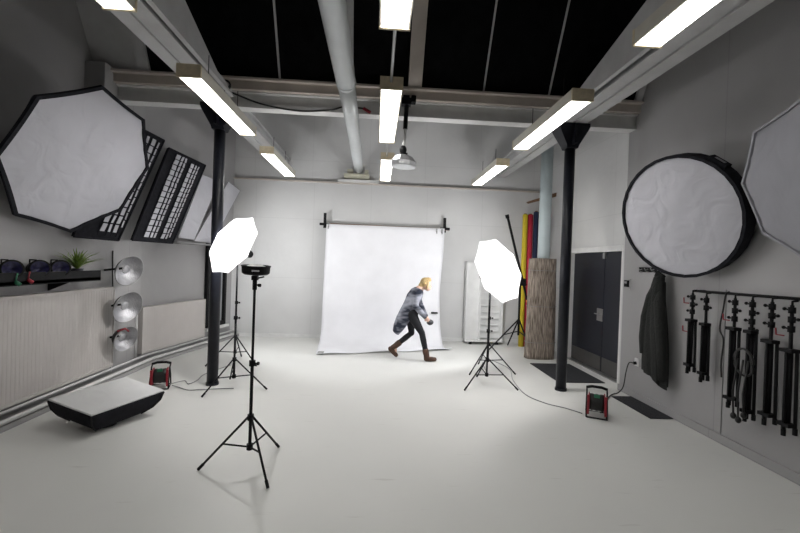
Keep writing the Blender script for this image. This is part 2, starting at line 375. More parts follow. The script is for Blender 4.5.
# far left window (dark frame) on the turned wall
ang = math.atan2(.5, BY - 6.2)
TW = Matrix.Translation((-3.5, 6.2, 0)) @ Matrix.Rotation(-ang, 4, 'Z')   # local y along the wall, +x into the room
wn = bpy.data.objects.new('window_1', None); col.objects.link(wn); wn.location = TW @ Vector((0.02, 1.85, .3)); wn['kind'] = 'structure'; wn['label'] = 'tall black framed window at the far left corner'
ya, yb, za, zb = 1.5, 2.12, .3, 2.0
b = B(TW); b.box((0.01, ya, za), (.07, ya + .06, zb)).box((0.01, yb - .07, za), (.07, yb, zb)).box((0.01, ya, za), (.07, yb, za + .08)).box((0.01, ya, zb - .06), (.07, yb, zb)); b.build('window_frame', 'black', wn)
b = B(TW); b.box((.01, ya + .06, za + .08), (.02, yb - .07, zb - .06)); b.build('pane', mat('window_glass', (.35, .36, .38), .1), wn)
b = B(TW); b.box((0.0, ya - .05, za - .05), (.12, yb + .05, za)); b.build('window_sill', 'white', wn)

# ------------------------------------------------------------------ ceiling lights
def ceiling_light(x, y0, ln, lab, hang=3.57, z=3.2):
    wd = .2; t = thing('ceiling_light', lab, 'ceiling light', (x, y0, z), 'wooden box ceiling lights')
    b = B(); h = .1
    b.box((x - wd / 2, y0 + .02, z + .01), (x - wd / 2 + .012, y0 + ln - .02, z + h)).box((x + wd / 2 - .012, y0 + .02, z + .01), (x + wd / 2, y0 + ln - .02, z + h)).box((x - wd / 2, y0 + .02, z + h), (x + wd / 2, y0 + ln - .02, z + h + .01))
    b.build('housing', 'fixture', t)
    for ye in (y0, y0 + ln - .02):
        b = B(); b.box((x - wd / 2 - .003, ye, z), (x + wd / 2 + .003, ye + .02, z + h + .013)); b.build('end_cap', 'endwood', t)
    b = B(); b.box((x - wd / 2 + .014, y0 + .02, z + .006), (x + wd / 2 - .014, y0 + ln - .02, z + .02)); b.build('diffuser', 'tube', t)
    for q in (.25, .75):
        b = B(); b.tube([(x, y0 + ln * q, z + h + .008), (x, y0 + ln * q, hang)], .004, 6); b.build('suspension_rod', 'black', t)
    return t
for side, xs3 in (('left', (-1.68, -1.66, -1.68)), ('centre', (.07, .085, .12)), ('right', (1.81, 1.83, 1.90))):
    where = {'left': 'of the left row under the left beams', 'centre': 'of the middle row', 'right': 'of the right row under the right beams'}[side]
    for i, (y0, dist) in enumerate(((1.07, 'nearest visible'), (3.55, 'middle'), (6.07, 'farthest'))):
        ceiling_light(xs3[i], y0, 1.6, z=(3.19, 3.18, 3.2)[i], lab='long boxed ceiling light, the %s %s' % (dist, where))
b = B(); b.tube([(.075, 2.66, 3.25), (.08, 3.56, 3.25)], .012, 8); o = b.build('light_conduit', 'steel', loc=(.08, 3.1, 3.25)); tag(o, 'longer thin grey conduit between nearest and middle lights of the middle row', 'conduit')
b = B(); b.tube([(.09, 5.14, 3.25), (.11, 6.08, 3.26)], .012, 8); o = b.build('light_conduit', 'steel', loc=(.1, 5.6, 3.25)); tag(o, 'short thin grey conduit between middle and farthest lights of the middle row', 'conduit')

# ------------------------------------------------------------------ duct, hanging lamp, beam cable
t = thing('air_duct', 'pale round air duct running under the ceiling to the rear wall', 'duct', (-.4, 5, 3.3))
def dx(y): return [(-.34 + (y - 2.2) * .0)][0]
pts = [(-.335, 1.2, 3.30), (-.335, 3.75, 3.31)]
b = B(); b.tube(pts, .09, 20); b.build('duct_section', 'duct', t, True)
b = B(); b.tube([(-.335, 3.77, 3.31), (-.35, 5.3, 3.36), (-.39, 7.0, 3.46), (-.42, 8.3, 3.56)], [.085, .085, .09, .09], 20); b.build('duct_section', 'duct', t, True)
b = B(); b.tube([(-.335, 3.74, 3.31), (-.335, 3.78, 3.31)], .094, 20); b.build('collar', 'duct', t)
b = B(); b.tube([(-.42, 8.3, 3.56), (-.42, 8.36, 3.56)], .075, 20); b.build('spigot', 'black', t)
t = thing('duct_terminal', 'cream boxed bracket on the rear wall at the duct end', 'bracket', (-.48, 8.5, 3.4))
b = B(); b.box((-.72, 8.32, 3.40), (-.2, BY + .05, 3.46)); b.build('shelf', 'plaster', t)
for xa, xb in ((-.66, -.54), (-.3, -.22)):
    b = B(); b.box((xa, 8.38, 3.46), (xb, 8.5, 3.56)); b.build('clip', 'plaster', t)
b = B(); b.box((-.85, 8.48, 3.31), (.0, BY + .05, 3.37)); b.build('rail', 'white', t)

t = thing('hanging_studio_lamp', 'silver octagonal studio lamp hanging on an arm from the cross beam', 'studio lamp', (.31, 5.0, 2.8))
b = B(); b.box((.25, 4.96, 3.62), (.37, 5.06, 3.70)).box((.37, 4.98, 3.66), (.43, 5.08, 3.74)).box((.27, 5.0, 3.70), (.35, 5.2, 3.745)); b.build('ceiling_clamp', 'black', t)
b = B(); b.tube([(.315, 5.0, 3.64), (.308, 5.0, 3.32)], .028, 12); b.build('upper_arm', 'black', t)
b = B(); b.tube([(.308, 5.0, 3.34), (.305, 5.0, 3.18), (.29, 5.0, 3.08)], .02, 12); b.build('lower_arm', 'whiteplastic', t)
b = B(); b.ball((.29, 5.0, 3.06), (.045, .04, .06)); b.box((.255, 4.97, 2.97), (.345, 5.03, 3.02)); b.build('knuckle', 'black', t, True)
b = B(); n_ = 8
def octr(r, z, tilt=.06): return [(.30 + r * math.cos(PI / 8 + k * PI / 4), 4.98 + r * math.sin(PI / 8 + k * PI / 4), z - tilt * r * math.cos(PI / 8 + k * PI / 4)) for k in range(8)]
b.loft([octr(.05, 2.99), octr(.11, 2.97), octr(.165, 2.9), octr(.165, 2.85)]); b.build('reflector', 'silver', t)
b = B(); b.loft([octr(.155, 2.849), octr(.155, 2.842)]); b.build('front_cloth', mat('lamp_front', (.6, .62, .64), .5), t)

def cable(name, pts, r, m, lab, cat='cable', wig=0.0, parent=None):
    P_ = [Vector(p) for p in pts]; out = []
    for i in range(len(P_) - 1):
        p0, p1, p2, p3 = P_[max(i - 1, 0)], P_[i], P_[i + 1], P_[min(i + 2, len(P_) - 1)]
        for s_ in range(8):
            u = s_ / 8
            out.append(.5 * ((2 * p1) + (p2 - p0) * u + (2 * p0 - 5 * p1 + 4 * p2 - p3) * u * u + (3 * p1 - p0 - 3 * p2 + p3) * u ** 3))
    out.append(P_[-1])
    b = B(); b.tube(out, r, 6)
    if parent: return b.build(name, m, parent, True)
    o = b.build(name, m, smooth=True, loc=P_[0]); return tag(o, lab, cat)
t = thing('hanging_cable', 'black cable drooping across the white cross beam with red plug', 'cable', (-1.86, 5.0, 3.7))
cable('cord', [(-1.83, 4.98, 3.74), (-1.865, 5.0, 3.67), (-1.8, 5.0, 3.64), (-1.72, 5.0, 3.612), (-1.418, 5.0, 3.521), (-.994, 5.0, 3.472), (-.63, 5.0, 3.505), (-.448, 5.0, 3.555), (-.2, 5.0, 3.545)], .011, 'cable', '', parent=t)
b = B(); b.tube([(-.22, 5.0, 3.55), (-.13, 5.0, 3.5)], .02, 8); b.build('plug', 'red', t)
b = B(); b.tube([(-1.9 + .06 * math.cos(a / 3), 5.0, 3.73 + .06 * math.sin(a / 3)) for a in range(20)], .012, 6); b.build('coil', 'cable', t, True)

# ------------------------------------------------------------------ backdrop
t = thing('backdrop_bar', 'wooden bar on two black wall brackets holding the white backdrop', 'bar', (.2, 8.35, 2.38))
b = B(); b.tube([(-1.15, 8.35, 2.40), (1.52, 8.35, 2.385)], .022, 12); b.build('pole', 'barwood', t, True)
for x in (-1.085, 1.42):
    b = B(); b.box((x - .028, 8.37, 2.32), (x + .028, 8.40, 2.63)).box((x - .02, 8.4, 2.36), (x + .02, BY - .003, 2.42)); b.build('bracket', 'black', t)
    b = B(); b.tube([(x - .1, 8.34, 2.395), (x + .1, 8.34, 2.395)], .028, 10); b.build('clamp', 'black', t)
b = B()
NX, prof = 40, []
def sheet_prof():
    out = [(8.31, 2.40)]
    for i in range(1, 24): out.append((8.31 - .12 * (i / 23), 2.40 - (2.40 - .42) * i / 23))
    for i in range(1, 13):
        a = PI / 2 * i / 12; out.append((8.19 - .42 * (1 - math.cos(a)), .42 - .405 * math.sin(a)))
    for i in range(1, 13): out.append((7.77 - .80 * i / 12, .015))
    return out
pr = sheet_prof(); rows = []; L_ = len(pr)
for j, (y, z) in enumerate(pr):
    row = []; s_ = j / (L_ - 1)
    for i in range(NX + 1):
        u = i / NX
        xl = -1.04 - .02 * math.sin(s_ * 3) + (.06 * max(0, (s_ - .75) / .25)); xr = 1.41 - .03 * s_ - .06 * math.exp(-((s_ - .35) / .18) ** 2) + .14 * max(0, (s_ - .72) / .28) ** 2
        x = xl + (xr - xl) * u
        yy = y + .012 * math.sin(u * 9 + s_ * 3) * min(1, s_ * 4) * (1 if z > .1 else 0)
        if j > 35: yy += .62 * u * ((j - 35) / 12) ** 1 * (1 if j > 35 else 0)
        zz = z + (.010 * (1 + math.sin(u * 17)) * ((j - 36) / 11) if j > 36 else 0)
        if j >= 45: zz += .03 * max(0, u - .8) * 5 * (j - 44) / 3
        row.append((x, yy, zz))
    rows.append(row)
b.loft(rows, close=False)
o = b.build('backdrop', 'backdrop', smooth=True, loc=(.2, 8.2, 0), sol=.006)
tag(o, 'white backdrop sheet hanging from the wooden bar and sweeping onto the floor', 'backdrop')
for x, z in ((-1.0, 2.33), (1.24, 2.32), (1.35, 2.31)):
    t = thing('backdrop_clip', {-1.0: 'small grey clip at the left top corner of the white backdrop', 1.24: 'small grey clip on the backdrop top edge, left one of the right pair', 1.35: 'small grey clip at the right top corner of the white backdrop'}[x], 'clip', (x, 8.28, z), 'clips along the backdrop bar')
    b = B(); b.box((x - .014, 8.27, z), (x + .014, 8.295, z + .07)); b.build('jaw', 'steel', t)
    b = B(); b.tube([(x, 8.26, z + .01), (x, 8.25, z - .035)], .008, 6); b.build('grip', 'black', t)
b = B(); b.box((-.965, 7.0, .018), (-.86, 7.14, .035)); o = b.build('backdrop_weight', 'cablegrey', loc=(-.9, 7.1, 0)); tag(o, 'small grey weight lying on the front left corner of the backdrop', 'weight')
b = B(); b.box((1.17, 8.14, .63), (1.3, 8.2, .66)); o = b.build('backdrop_clamp', 'black', loc=(1.23, 8.17, .64)); tag(o, 'small black clamp on the right edge of the backdrop beside the person', 'clamp')

# ------------------------------------------------------------------ wheeled white panel trolley at the rear wall
t = thing('panel_trolley', 'white slatted panel trolley on black castors against the rear wall', 'trolley', (2.3, 8.3, 0))
b = B(); b.box((1.92, 8.30, .08), (2.19, 8.36, 1.72)); b.build('panel', 'white', t, bevel=.004)
b = B(); b.box((2.19, 8.385, .08), (2.66, 8.40, 1.70)); b.build('rear_panel', 'white', t)
b = B(); b.box((1.9, 8.22, .08), (1.925, 8.40, 1.72)).box((2.66, 8.22, .08), (2.69, 8.40, 1.72)).box((2.19, 8.22, .08), (2.215, 8.40, 1.72)).box((1.9, 8.2, .06), (2.69, 8.42, .10)); b.build('frame', 'white', t)
for i in range(12):
    b = B(); z = .12 + i * .135; b.box((2.215, 8.335, z), (2.66, 8.384, z + .016)); b.box((2.215, 8.372, z), (2.66, 8.384, z + .1)); b.build('slat', 'white', t)
for x in (2.02, 2.58):
    b = B(); b.tube([(x - .03, 8.25, .045), (x + .03, 8.25, .045)], .045, 14); b.build('castor', 'black', t)
# ------------------------------------------------------------------ paper rolls, bracket, tube, reed roll
for x, y, r, zt_, m, l in ((3.06, 8.14, .052, 2.74, 'yellow', 'yellow roll of background paper standing in the rear right corner'),
                         (3.17, 8.14, .055, 2.74, 'paperred', 'red roll of background paper standing beside the yellow roll'),
                         (3.28, 8.12, .05, 2.80, 'papernavy', 'near-black roll of background paper standing right of the red roll'),
                         (3.39, 8.08, .055, 2.88, 'paperblue', 'slate blue roll of background paper nearest the pale pipe')):
    t = thing('paper_roll', l, 'paper roll', (x, y, 0), 'background paper rolls in the corner')
    b = B(); b.lathe([(r * .55, 0), (r, 0), (r, zt_), (r * .55, zt_), (r * .55, zt_ - .08)], (x, y, 0), n=20); b.build('paper', m, t, True)
    b = B(); b.lathe([(r * .4, .0), (r * .54, 0), (r * .54, zt_ + .02), (r * .4, zt_ + .02), (r * .4, 0)], (x, y, 0), n=14); b.build('core', 'barwood', t, True)
b = B(); b.prism([(3.05, 8.0, 2.99), (3.09, 8.0, 2.96), (3.64, 8.0, 3.12), (3.64, 8.0, 3.20)], (0, .1, 0)); o = b.build('wooden_bracket', 'wood', loc=(3.6, 8, 3.1)); tag(o, 'dark wooden bracket above the coloured paper rolls', 'bracket')
b = B(); b.tube([(3.17, 7.42, 0), (3.17, 7.42, 4.3)], .11, 24); o = b.build('standing_pipe', 'tubeblue', smooth=True, loc=(3.17, 7.42, 0)); tag(o, 'thick pale blue pipe rising behind the reed roll to the ceiling', 'pipe')
t = thing('reed_roll', 'brown grey rolled reed mat standing upright left of the door', 'reed mat', (3.03, 7.1, 0))
b = B(); rings = []
for j in range(25):
    z = 1.80 * j / 24; ring = []
    for i in range(44):
        a = 2 * PI * i / 44; w_ = 1 + .02 * math.sin(i * 7.3 + j * .3) ; tap = 1 - .10 * (j / 24)
        ca, sa = math.cos(a), math.sin(a)
        ex = .27 * tap * w_ * (abs(ca) ** .75) * (1 if ca > 0 else -1); ey = .13 * w_ * (abs(sa) ** .75) * (1 if sa > 0 else -1)
        ring.append((3.03 + ex + .0 * j, 7.12 + ey, z + (.02 * math.sin(i * 3.1) if j == 24 else 0)))
    rings.append(ring)
b.loft(rings); b.build('reed_sheet', 'reed', t, True)
for z in (.3, .95, 1.6):
    b = B(); tp = 1 - .1 * z / 1.86
    b.tube([(3.03 + .282 * tp * math.copysign(abs(math.cos(a * PI / 20)) ** .75, math.cos(a * PI / 20)), 7.12 + .138 * math.copysign(abs(math.sin(a * PI / 20)) ** .75, math.sin(a * PI / 20)), z) for a in range(41)], .004, 6); b.build('binding_wire', 'cablegrey', t)

# ------------------------------------------------------------------ floor mats
b = B(); b.box((2.69, 5.61, 0), (3.385, 6.69, .012)); o = b.build('door_mat', 'mat', loc=(3.03, 6.1, 0), bevel=.004); tag(o, 'large dark rubber mat on the floor in front of the double door', 'mat')
b = B(); b.box((3.12, 4.28, 0), (3.39, 5.02, .012)); o = b.build('floor_mat', 'mat', loc=(3.25, 4.6, 0), bevel=.004); tag(o, 'narrow dark rubber mat on the floor beneath the coat', 'mat')

# ------------------------------------------------------------------ light stands
def light_stand(name, x, y, top, spread, hubz, ph, lab, r=.013, foot_r=None):
    t = thing(name, lab, 'light stand', (x, y, 0))
    b = B(); b.tube([(x, y, hubz * .35), (x, y, top * .55)], r, 12); b.build('lower_pole', 'black', t, True)
    b = B(); b.tube([(x, y, top * .55), (x, y, top)], r * .78, 12); b.build('upper_pole', 'black', t, True)
    for z in (hubz, hubz * .42, top * .55):
        b = B(); b.tube([(x, y, z - .022), (x, y, z + .022)], r * 1.9, 12); b.build('collar', 'blackplastic', t)
    b = B(); b.tube([(x, y, top * .55), (x + .045, y - .01, top * .55)], .006, 8); b.tube([(x + .04, y - .01, top * .55), (x + .055, y - .012, top * .55)], .014, 8); b.build('knob', 'blackplastic', t)
    for k_ in range(3):
        a = ph + k_ * 2 * PI / 3; f = Vector((x + spread * math.cos(a), y + spread * math.sin(a), .012)); h = Vector((x + r * 1.5 * math.cos(a), y + r * 1.5 * math.sin(a), hubz))
        b = B(); b.tube([h, f], r * .72, 8); lg = b.build('leg', 'black', t, True)
        b = B(); b.tube([f + (h - f).normalized() * .05, f + (h - f).normalized() * -.005], r * .95, 8); b.build('foot_cap', 'blackplastic', lg)
        mid = h.lerp(f, .52)
        b = B(); b.tube([(x + r * 1.5 * math.cos(a), y + r * 1.5 * math.sin(a), hubz * .42), mid], r * .55, 6); b.build('brace', 'black', t)
    return t
# front left stand, with the flat drum head (feet at (-1.30,3.15), (-.79,3.55), (-.73,2.86))
FX, FY = -.94, 3.19
light_stand('light_stand', FX, FY, 1.50, .37, .40, math.radians(67), 'black tripod stand nearest the camera carrying the flat round lamp')
t = thing('drum_lamp', 'flat black round lamp on top of the nearest tripod stand', 'studio lamp', (FX, FY, 1.5))
b = B(); b.tube([(FX, FY, 1.4), (FX, FY, 1.485)], .017, 10); b.box((FX - .022, FY - .022, 1.475), (FX + .022, FY + .022, 1.51)); b.build('swivel', 'blackplastic', t)
b = B(); b.tube([(FX, FY, 1.485), (FX + .075, FY - .02, 1.505)], .006, 8); b.tube([(FX, FY, 1.44), (FX + .035, FY - .01, 1.437)], .006, 8); b.tube([(FX + .03, FY - .01, 1.437), (FX + .05, FY - .012, 1.436)], .013, 8); b.build('lever', 'blackplastic', t)
tm = frame((FX + .005, FY, 1.515), (.03, -.05, 1), (0, 1, 0)) @ Matrix.Scale(.88, 4)
b = B(tm); b.lathe([(0, 0), (.05, .0), (.10, .006), (.118, .02), (.122, .075), (.128, .078), (.128, .086), (.118, .086), (.112, .07), (0, .06)], (0, 0, 0), n=36); b.build('housing', 'blackplastic', t, False)
b = B(tm); b.lathe([(.0, .095), (.04, .10), (.07, .085), (.1, .072)], (0, 0, 0), n=24); b.build('glass_dome', mat('dome_glass', (.7, .7, .7), .1), t, True)
b = B()
for i in range(7):
    a = math.radians(-88 + i * 4.2); r_ = .1225
    c = Vector((math.cos(a) * r_, math.sin(a) * r_, .048)); q = Matrix.Translation(c) @ Matrix.Rotation(a - PI / 2, 4, 'Z')
    b2 = B(tm @ q); b.box((-.0038, -.002, -.006 if i else -.008), (.0038, .002, .006), tm @ q); b2.bm.free()
b.build('white_lettering', 'whiteplastic', t, label='small white lettering strip')

# umbrellas
def umbrella(c, n, R, lab, ph):
    c = Vector(c); n = Vector(n).normalized(); mtx = frame(c, n)
    t = thing('photo_umbrella', lab, 'umbrella', c, 'glowing white photo umbrellas')
    dep = R * .36; b = B(mtx); rings = [[]]; N = 8; sub = 6; rr = []
    def pt(k_, s_, f_):   # s: 0 apex .. 1 rim, f: between ribs
        a0 = ph + 2 * PI * k_ / N; a1 = ph + 2 * PI * (k_ + 1) / N
        r_ = R * math.sin(s_ * 1.0) / math.sin(1.0)
        z_ = dep * (1 - s_ ** 2)
        p = Vector((math.cos(a0), math.sin(a0), 0)).lerp(Vector((math.cos(a1), math.sin(a1), 0)), f_) * r_
        sag = 1 - .02 * math.sin(PI * f_) * s_
        return Vector((p.x * sag, p.y * sag, z_ - dep * .0))
    for j in range(1, 11): rr.append([pt(k_, j / 10, f_ / sub) for k_ in range(N) for f_ in range(sub)])
    b.loft(rr, cap=False)
    ap = b.V((0, 0, dep)); vs = b.bm.verts; vs.ensure_lookup_table()
    for i in range(N * sub): b.F([vs[i], vs[(i + 1) % (N * sub)], ap])
    b.build('canopy', 'umb', t, True)
    for k_ in range(N):
        b = B(mtx); b.tube([pt(k_, s_ / 8, 0) - Vector((0, 0, .006)) for s_ in range(9)], .0025, 5); b.build('rib', 'steel', t)
    b = B(mtx); b.tube([(0, 0, dep + .03), (0, 0, -.09)], .004, 8); b.build('shaft', 'steel', t)
    return t
UL = Vector((-1.715, 4.9, 1.80)); nL = Vector((-.534, -.735, .417)).normalized()
UR = Vector((1.622, 5.2, 1.60)); nR = Vector((.539, -.767, .348)).normalized()
umbrella(UL, nL, .40, 'glowing white umbrella on the left, beside the black column', PI / 8)
umbrella(UR, nR, .46, 'glowing white umbrella on the right, in front of the trolley', PI / 8 + .17)
def flash_head(c, d, lab, lamp, watts, aim=None):
    """a monolight pointing along d; c is the lamp end"""
    c = Vector(c); d = Vector(d).normalized(); t = thing('monolight', lab, 'studio flash', c)
    mtx = frame(c, d)
    b = B(mtx); b.lathe([(.0, -.15), (.035, -.15), (.045, -.13), (.05, -.06), (.062, -.05), (.062, -.02), (.0, -.02)], (0, 0, 0), n=20); b.build('housing', 'blackplastic', t, True)
    b = B(mtx); b.lathe([(.055, -.03), (.085, .04), (.083, .04), (.052, -.03)], (0, 0, 0), n=20); b.build('reflector', 'silver', t, True)
    b = B(mtx); b.ball((0, 0, .0), .022); b.build('flash_tube', mat('flash_bulb', (.9, .9, .9), .3), t, True)
    if lamp: point('modelling_lamp', c + d * .045, watts, .09, (1, .98, .97))
    if aim: point('added_backdrop_lamp', c + d * .045, watts, .05, (.97, .98, 1), math.radians(165), aim)  # spot of an added rear head, brightening the backdrop
    return t
hL = UL - nL * .14; hR = UR - nR * .16
flash_head(hL, nL, 'black flash head behind the left glowing umbrella', True, FLASH)
flash_head(hR, nR, 'black flash head behind the right glowing umbrella', True, FLASH)
light_stand('light_stand', -1.73, 5.12, 1.62, .42, .37, math.radians(265 - 30), 'black tripod stand under the left glowing umbrella')
light_stand('light_stand', 1.57, 5.40, 1.38, .42, .37, math.radians(213), 'black tripod stand under the right glowing umbrella')
light_stand('light_stand', -2.14, 6.35, 1.72, .42, .42, math.radians(215), 'black tripod stand farthest back on the left, nearest the window')
light_stand('light_stand', 1.80, 6.15, 1.52, .42, .42, math.radians(215), 'black tripod stand just behind the right umbrella stand')
for hp, ap, lb in (((-2.13, 6.44, 1.80), (.1, 8.4, 1.0), 'unseen flash head added on the rear left stand to brighten the white backdrop'), ((1.78, 6.24, 1.60), (.2, 8.4, 1.0), 'unseen flash head added on the rear right stand to brighten the white backdrop')):
    flash_head(hp, Vector(ap) - Vector(hp), lb, False, BACKFILL, ap)  # added heads: the umbrella lamps alone leave the backdrop too dark
# boom stand at the rear right
t = thing('boom_stand', 'tall black boom stand with slanting arm near the paper rolls', 'boom stand', (2.87, 7.75, 0))
bx, by = 2.86, 7.75
b = B(); b.tube([(bx, by, .3), (bx, by, 1.42)], .022, 12); b.build('pole', 'black', t, True)
b = B(); b.tube([(3.02, by, .95), (2.92, by, 1.335), (2.56, by, 2.62)], [.016, .024, .024], 10); b.build('boom_arm', 'black', t, True)
b = B(); b.tube([(2.56, by, 2.6), (2.54, by, 2.67)], .036, 10); b.build('arm_tip', 'blackplastic', t)
b = B(); b.box((bx - .03, by - .05, 1.28), (bx + .10, by + .05, 1.42)); b.tube([(bx + .05, by - .06, 1.35), (bx + .1, by - .07, 1.30)], .014, 8); b.build('boom_joint', 'blackplastic', t)
for a, sp in ((195, .68), (285, .45), (97, .45)):
    a = math.radians(a); f = Vector((bx + sp * math.cos(a), by + sp * math.sin(a), .012)); b = B(); b.tube([(bx, by, .62), f], .014, 8); b.build('leg', 'black', t, True)
    b = B(); b.tube([(bx, by, .38), Vector((bx, by, .62)).lerp(f, .5)], .010, 6); b.build('brace', 'black', t)
b = B(); b.ball((3.02, by, .98), .035); b.build('hand_grip', 'orange', t, True)

# ------------------------------------------------------------------ cable reels
def reel(c, yaw, lab, s=1.0):
    t = thing('cable_reel', lab, 'cable reel', c, 'red and black cable reels')
    mt = Matrix.Translation(c) @ Matrix.Rotation(yaw, 4, 'Z') @ Matrix.Scale(s, 4)
    for yy in (-.08, .08):
        b = B(mt); b.lathe([(.03, -.005), (.105, -.005), (.112, 0), (.105, .005), (.03, .005)], (0, yy, .155), (0, 1, 0), 28); b.build('flange', 'red', t, True)
    b = B(mt); b.lathe([(.03, -.075), (.09, -.075), (.095, -.05), (.09, -.025), (.096, .0), (.09, .025), (.095, .05), (.09, .075), (.03, .075)], (0, 0, .155), (0, 1, 0), 24); b.build('wound_cable', 'cable', t, True)
    b = B(mt); b.lathe([(.0, -.10), (.055, -.10), (.065, -.085), (.065, .085), (0, .085)], (0, 0, .155), (0, 1, 0), 20); b.build('socket_hub', 'blackplastic', t, True)
    b = B(mt); b.box((-.075, -.03, .225), (-.055, .03, .262)); b.build('green_socket', 'green', t)
    for sy in (-1, 1):
        b = B(mt); b.tube([(-.10, sy * .105, .0105), (-.09, sy * .105, .10), (.0, sy * .105, .27), (.06, sy * .105, .30)], .009, 8); b.tube([(.10, sy * .105, .0105), (.06, sy * .105, .15), (.0, sy * .105, .25)], .009, 8)
        b.build('side_frame', 'black', t, True)
        b = B(mt); b.box((-.112, sy * .09 - .012, .04), (-.085, sy * .09 + .012, .255)); b.build('side_guard', 'red', t)
    b = B(mt); b.tube([(-.118, -.105, .0105), (.118, -.105, .0105), (.118, .105, .0105), (-.118, .105, .0105), (-.118, -.105, .0105)], .0095, 8); b.build('base_frame', 'black', t, True)
    b = B(mt); b.tube([(.06, -.11, .30), (.055, -.05, .318), (.055, .05, .318), (.06, .11, .30)], .016, 10); b.build('handle', 'black', t, True)
    return t
reel((2.54, 4.36, 0), math.radians(62), 'red and black cable reel on the floor near the narrow mat', .98)
reel((-2.62, 5.12, 0), math.radians(108), 'red and black cable reel on the floor beside the left column', .95)
cable('floor_cable', [(1.75, 6.0, .01), (1.95, 7.0, .01), (2.189, 6.336, .01), (2.038, 5.668, .01), (1.981, 5.05, .01), (2.105, 4.724, .01), (2.277, 4.563, .01), (2.40, 4.40, .01)], .006, 'cablegrey', 'grey cable winding on the floor from right stands to the reel')
cable('floor_cable', [(-2.48, 5.12, .03), (-2.406, 5.118, .01), (-2.235, 5.009, .01), (-2.12, 5.03, .01), (-1.97, 5.061, .01), (-1.8, 5.09, .01), (-1.72, 5.1, .01)], .006, 'cablegrey', 'grey cable from the left reel to the left umbrella stand')
cable('floor_cable', [(-2.48, 5.08, .06), (-2.45, 5.38, .01), (-2.34, 5.25, .01), (-2.3, 5.42, .01), (-2.32, 5.72, .01), (-2.15, 6.2, .01)], .006, 'cablegrey', 'looping grey cable from the left reel towards the rear left stand')
t = thing('wall_socket', 'wall socket with plugged black cable below the coat', 'socket', (3.41, 4.97, .46))
b = B(); b.box((3.405, 4.93, .42), (3.42, 5.01, .52)); b.build('socket_plate', 'whiteplastic', t, bevel=.003)
b = B(); b.tube([(3.405, 4.97, .46), (3.375, 4.98, .455)], .02, 10); b.build('plug', 'blackplastic', t)
cable('power_cable', [(3.375, 4.98, .455), (3.36, 5.05, .44), (3.37, 5.12, .30), (3.36, 5.15, .10), (3.3, 5.16, .012), (3.15, 5.07, .01), (2.95, 4.85, .01), (2.75, 4.55, .01), (2.63, 4.42, .01)], .007, 'cable', 'black cable running from the wall socket down to the right reel')

# ------------------------------------------------------------------ softbox lying on the floor, front up
t = thing('floor_softbox', 'white topped black square softbox lying on its back on the floor', 'softbox', (-2.57, 4.1, 0))
c4 = [Vector(p) for p in ((-3.03, 3.93, .245), (-2.46, 3.67, .20), (-2.16, 4.30, .225), (-2.71, 4.57, .275))]
nn = (c4[1] - c4[0]).cross(c4[3] - c4[0]).normalized(); cc = sum(c4, Vector()) / 4
b = B(); b.prism([p - nn * .0 for p in c4], nn * .018); b.build('front_cloth', 'softwhite', t, bevel=.006)
b = B(); rings = []
def quadring(s_, drop, c_to, sq=12):
    out = []
    for i in range(4):
        for j in range(sq):
            p = c4[i].lerp(c4[(i + 1) % 4], j / sq); q = cc + (p - cc) * s_
            out.append(q - nn * drop + (c_to - cc) * 0)
    return out
base = Vector((-2.5, 3.86, .03))
for s_, dr_ in ((1.0, 0.001), (.985, .02), (.93, .08), (.80, .14), (.6, .185), (.38, .205)):
    rings.append([Vector((p.x + .08 * (1 - s_), p.y - .20 * (1 - s_), p.z)) for p in quadring(s_, dr_, cc)])
b.loft(rings); b.build('shell', 'blackcloth', t, True)
bc = cc - nn * .20
b = B(); b.lathe([(0, 0), (.085, 0), (.085, .03), (.06, .04), (.06, .06), (0, .06)], (bc.x + .07, bc.y - .15, 0.002), n=24); b.build('speed_ring', 'black', t)
for i in range(4):
    sh_ = Vector((.08, -.20, 0))
    b = B(); b.tube([c4[i] - nn * .006, cc + (c4[i] - cc) * .94 - nn * .082 + sh_ * .07, cc + (c4[i] - cc) * .81 - nn * .142 + sh_ * .2, cc + (c4[i] - cc) * .6 - nn * .19 + sh_ * .4], .006, 6); b.build('rod', 'black', t)

# ------------------------------------------------------------------ left wall: radiators
def radiator(mt, ln, z0, z1_, lab, loc, gd=.0018):
    t = thing('radiator', lab, 'radiator', loc)
    b = B(mt); n_ = int(ln / .045); pts = []
    for i in range(n_ + 1):
        y = i * ln / n_; pts += [(.105 if i % 2 == 0 else .097, y)]
    prof = []
    for i in range(n_):
        y = i * ln / n_; d = ln / n_
        prof += [(.10, y), (.10, y + d * .55), (.10 - gd, y + d * .65), (.10 - gd, y + d * .9)]
    prof.append((.10, ln)); back = [(.085, p[1]) for p in prof]
    b.loft([[(x, y, z) for x, y in prof] + [(x, y, z) for x, y in back[::-1]] for z in (z0 + .03, z1_ - .03)]); b.build('front_panel', 'radiator', t)
    b = B(mt); b.box((.03, 0, z1_ - .035), (.108, ln, z1_)); b.build('top_grille', 'radiator', t, bevel=.003)
    b = B(mt); b.box((.03, -.012, z0), (.108, 0, z1_)).box((.03, ln, z0), (.108, ln + .012, z1_)).box((.06, 0, z0), (.108, ln, z0 + .035)); b.build('side_cover', 'radiator', t)
    b = B(mt); b.box((.03, .01, z0 + .02), (.05, ln - .01, z1_ - .04)); b.build('rear_panel', 'radiator', t)
    b = B(mt); b.tube([(.07, ln + .03, z0 + .06), (.07, ln + .03, .09)], .011, 8); b.tube([(.07, ln + .01, z0 + .06), (.07, ln + .045, z0 + .06)], .016, 8); b.build('feed_pipe', 'white', t, True)
    return t
radiator(Matrix.Translation((-3.5, 2.3, 0)), 3.13, .17, 1.21, 'large ribbed cream radiator under the black shelf', (-3.42, 3.8, .17))
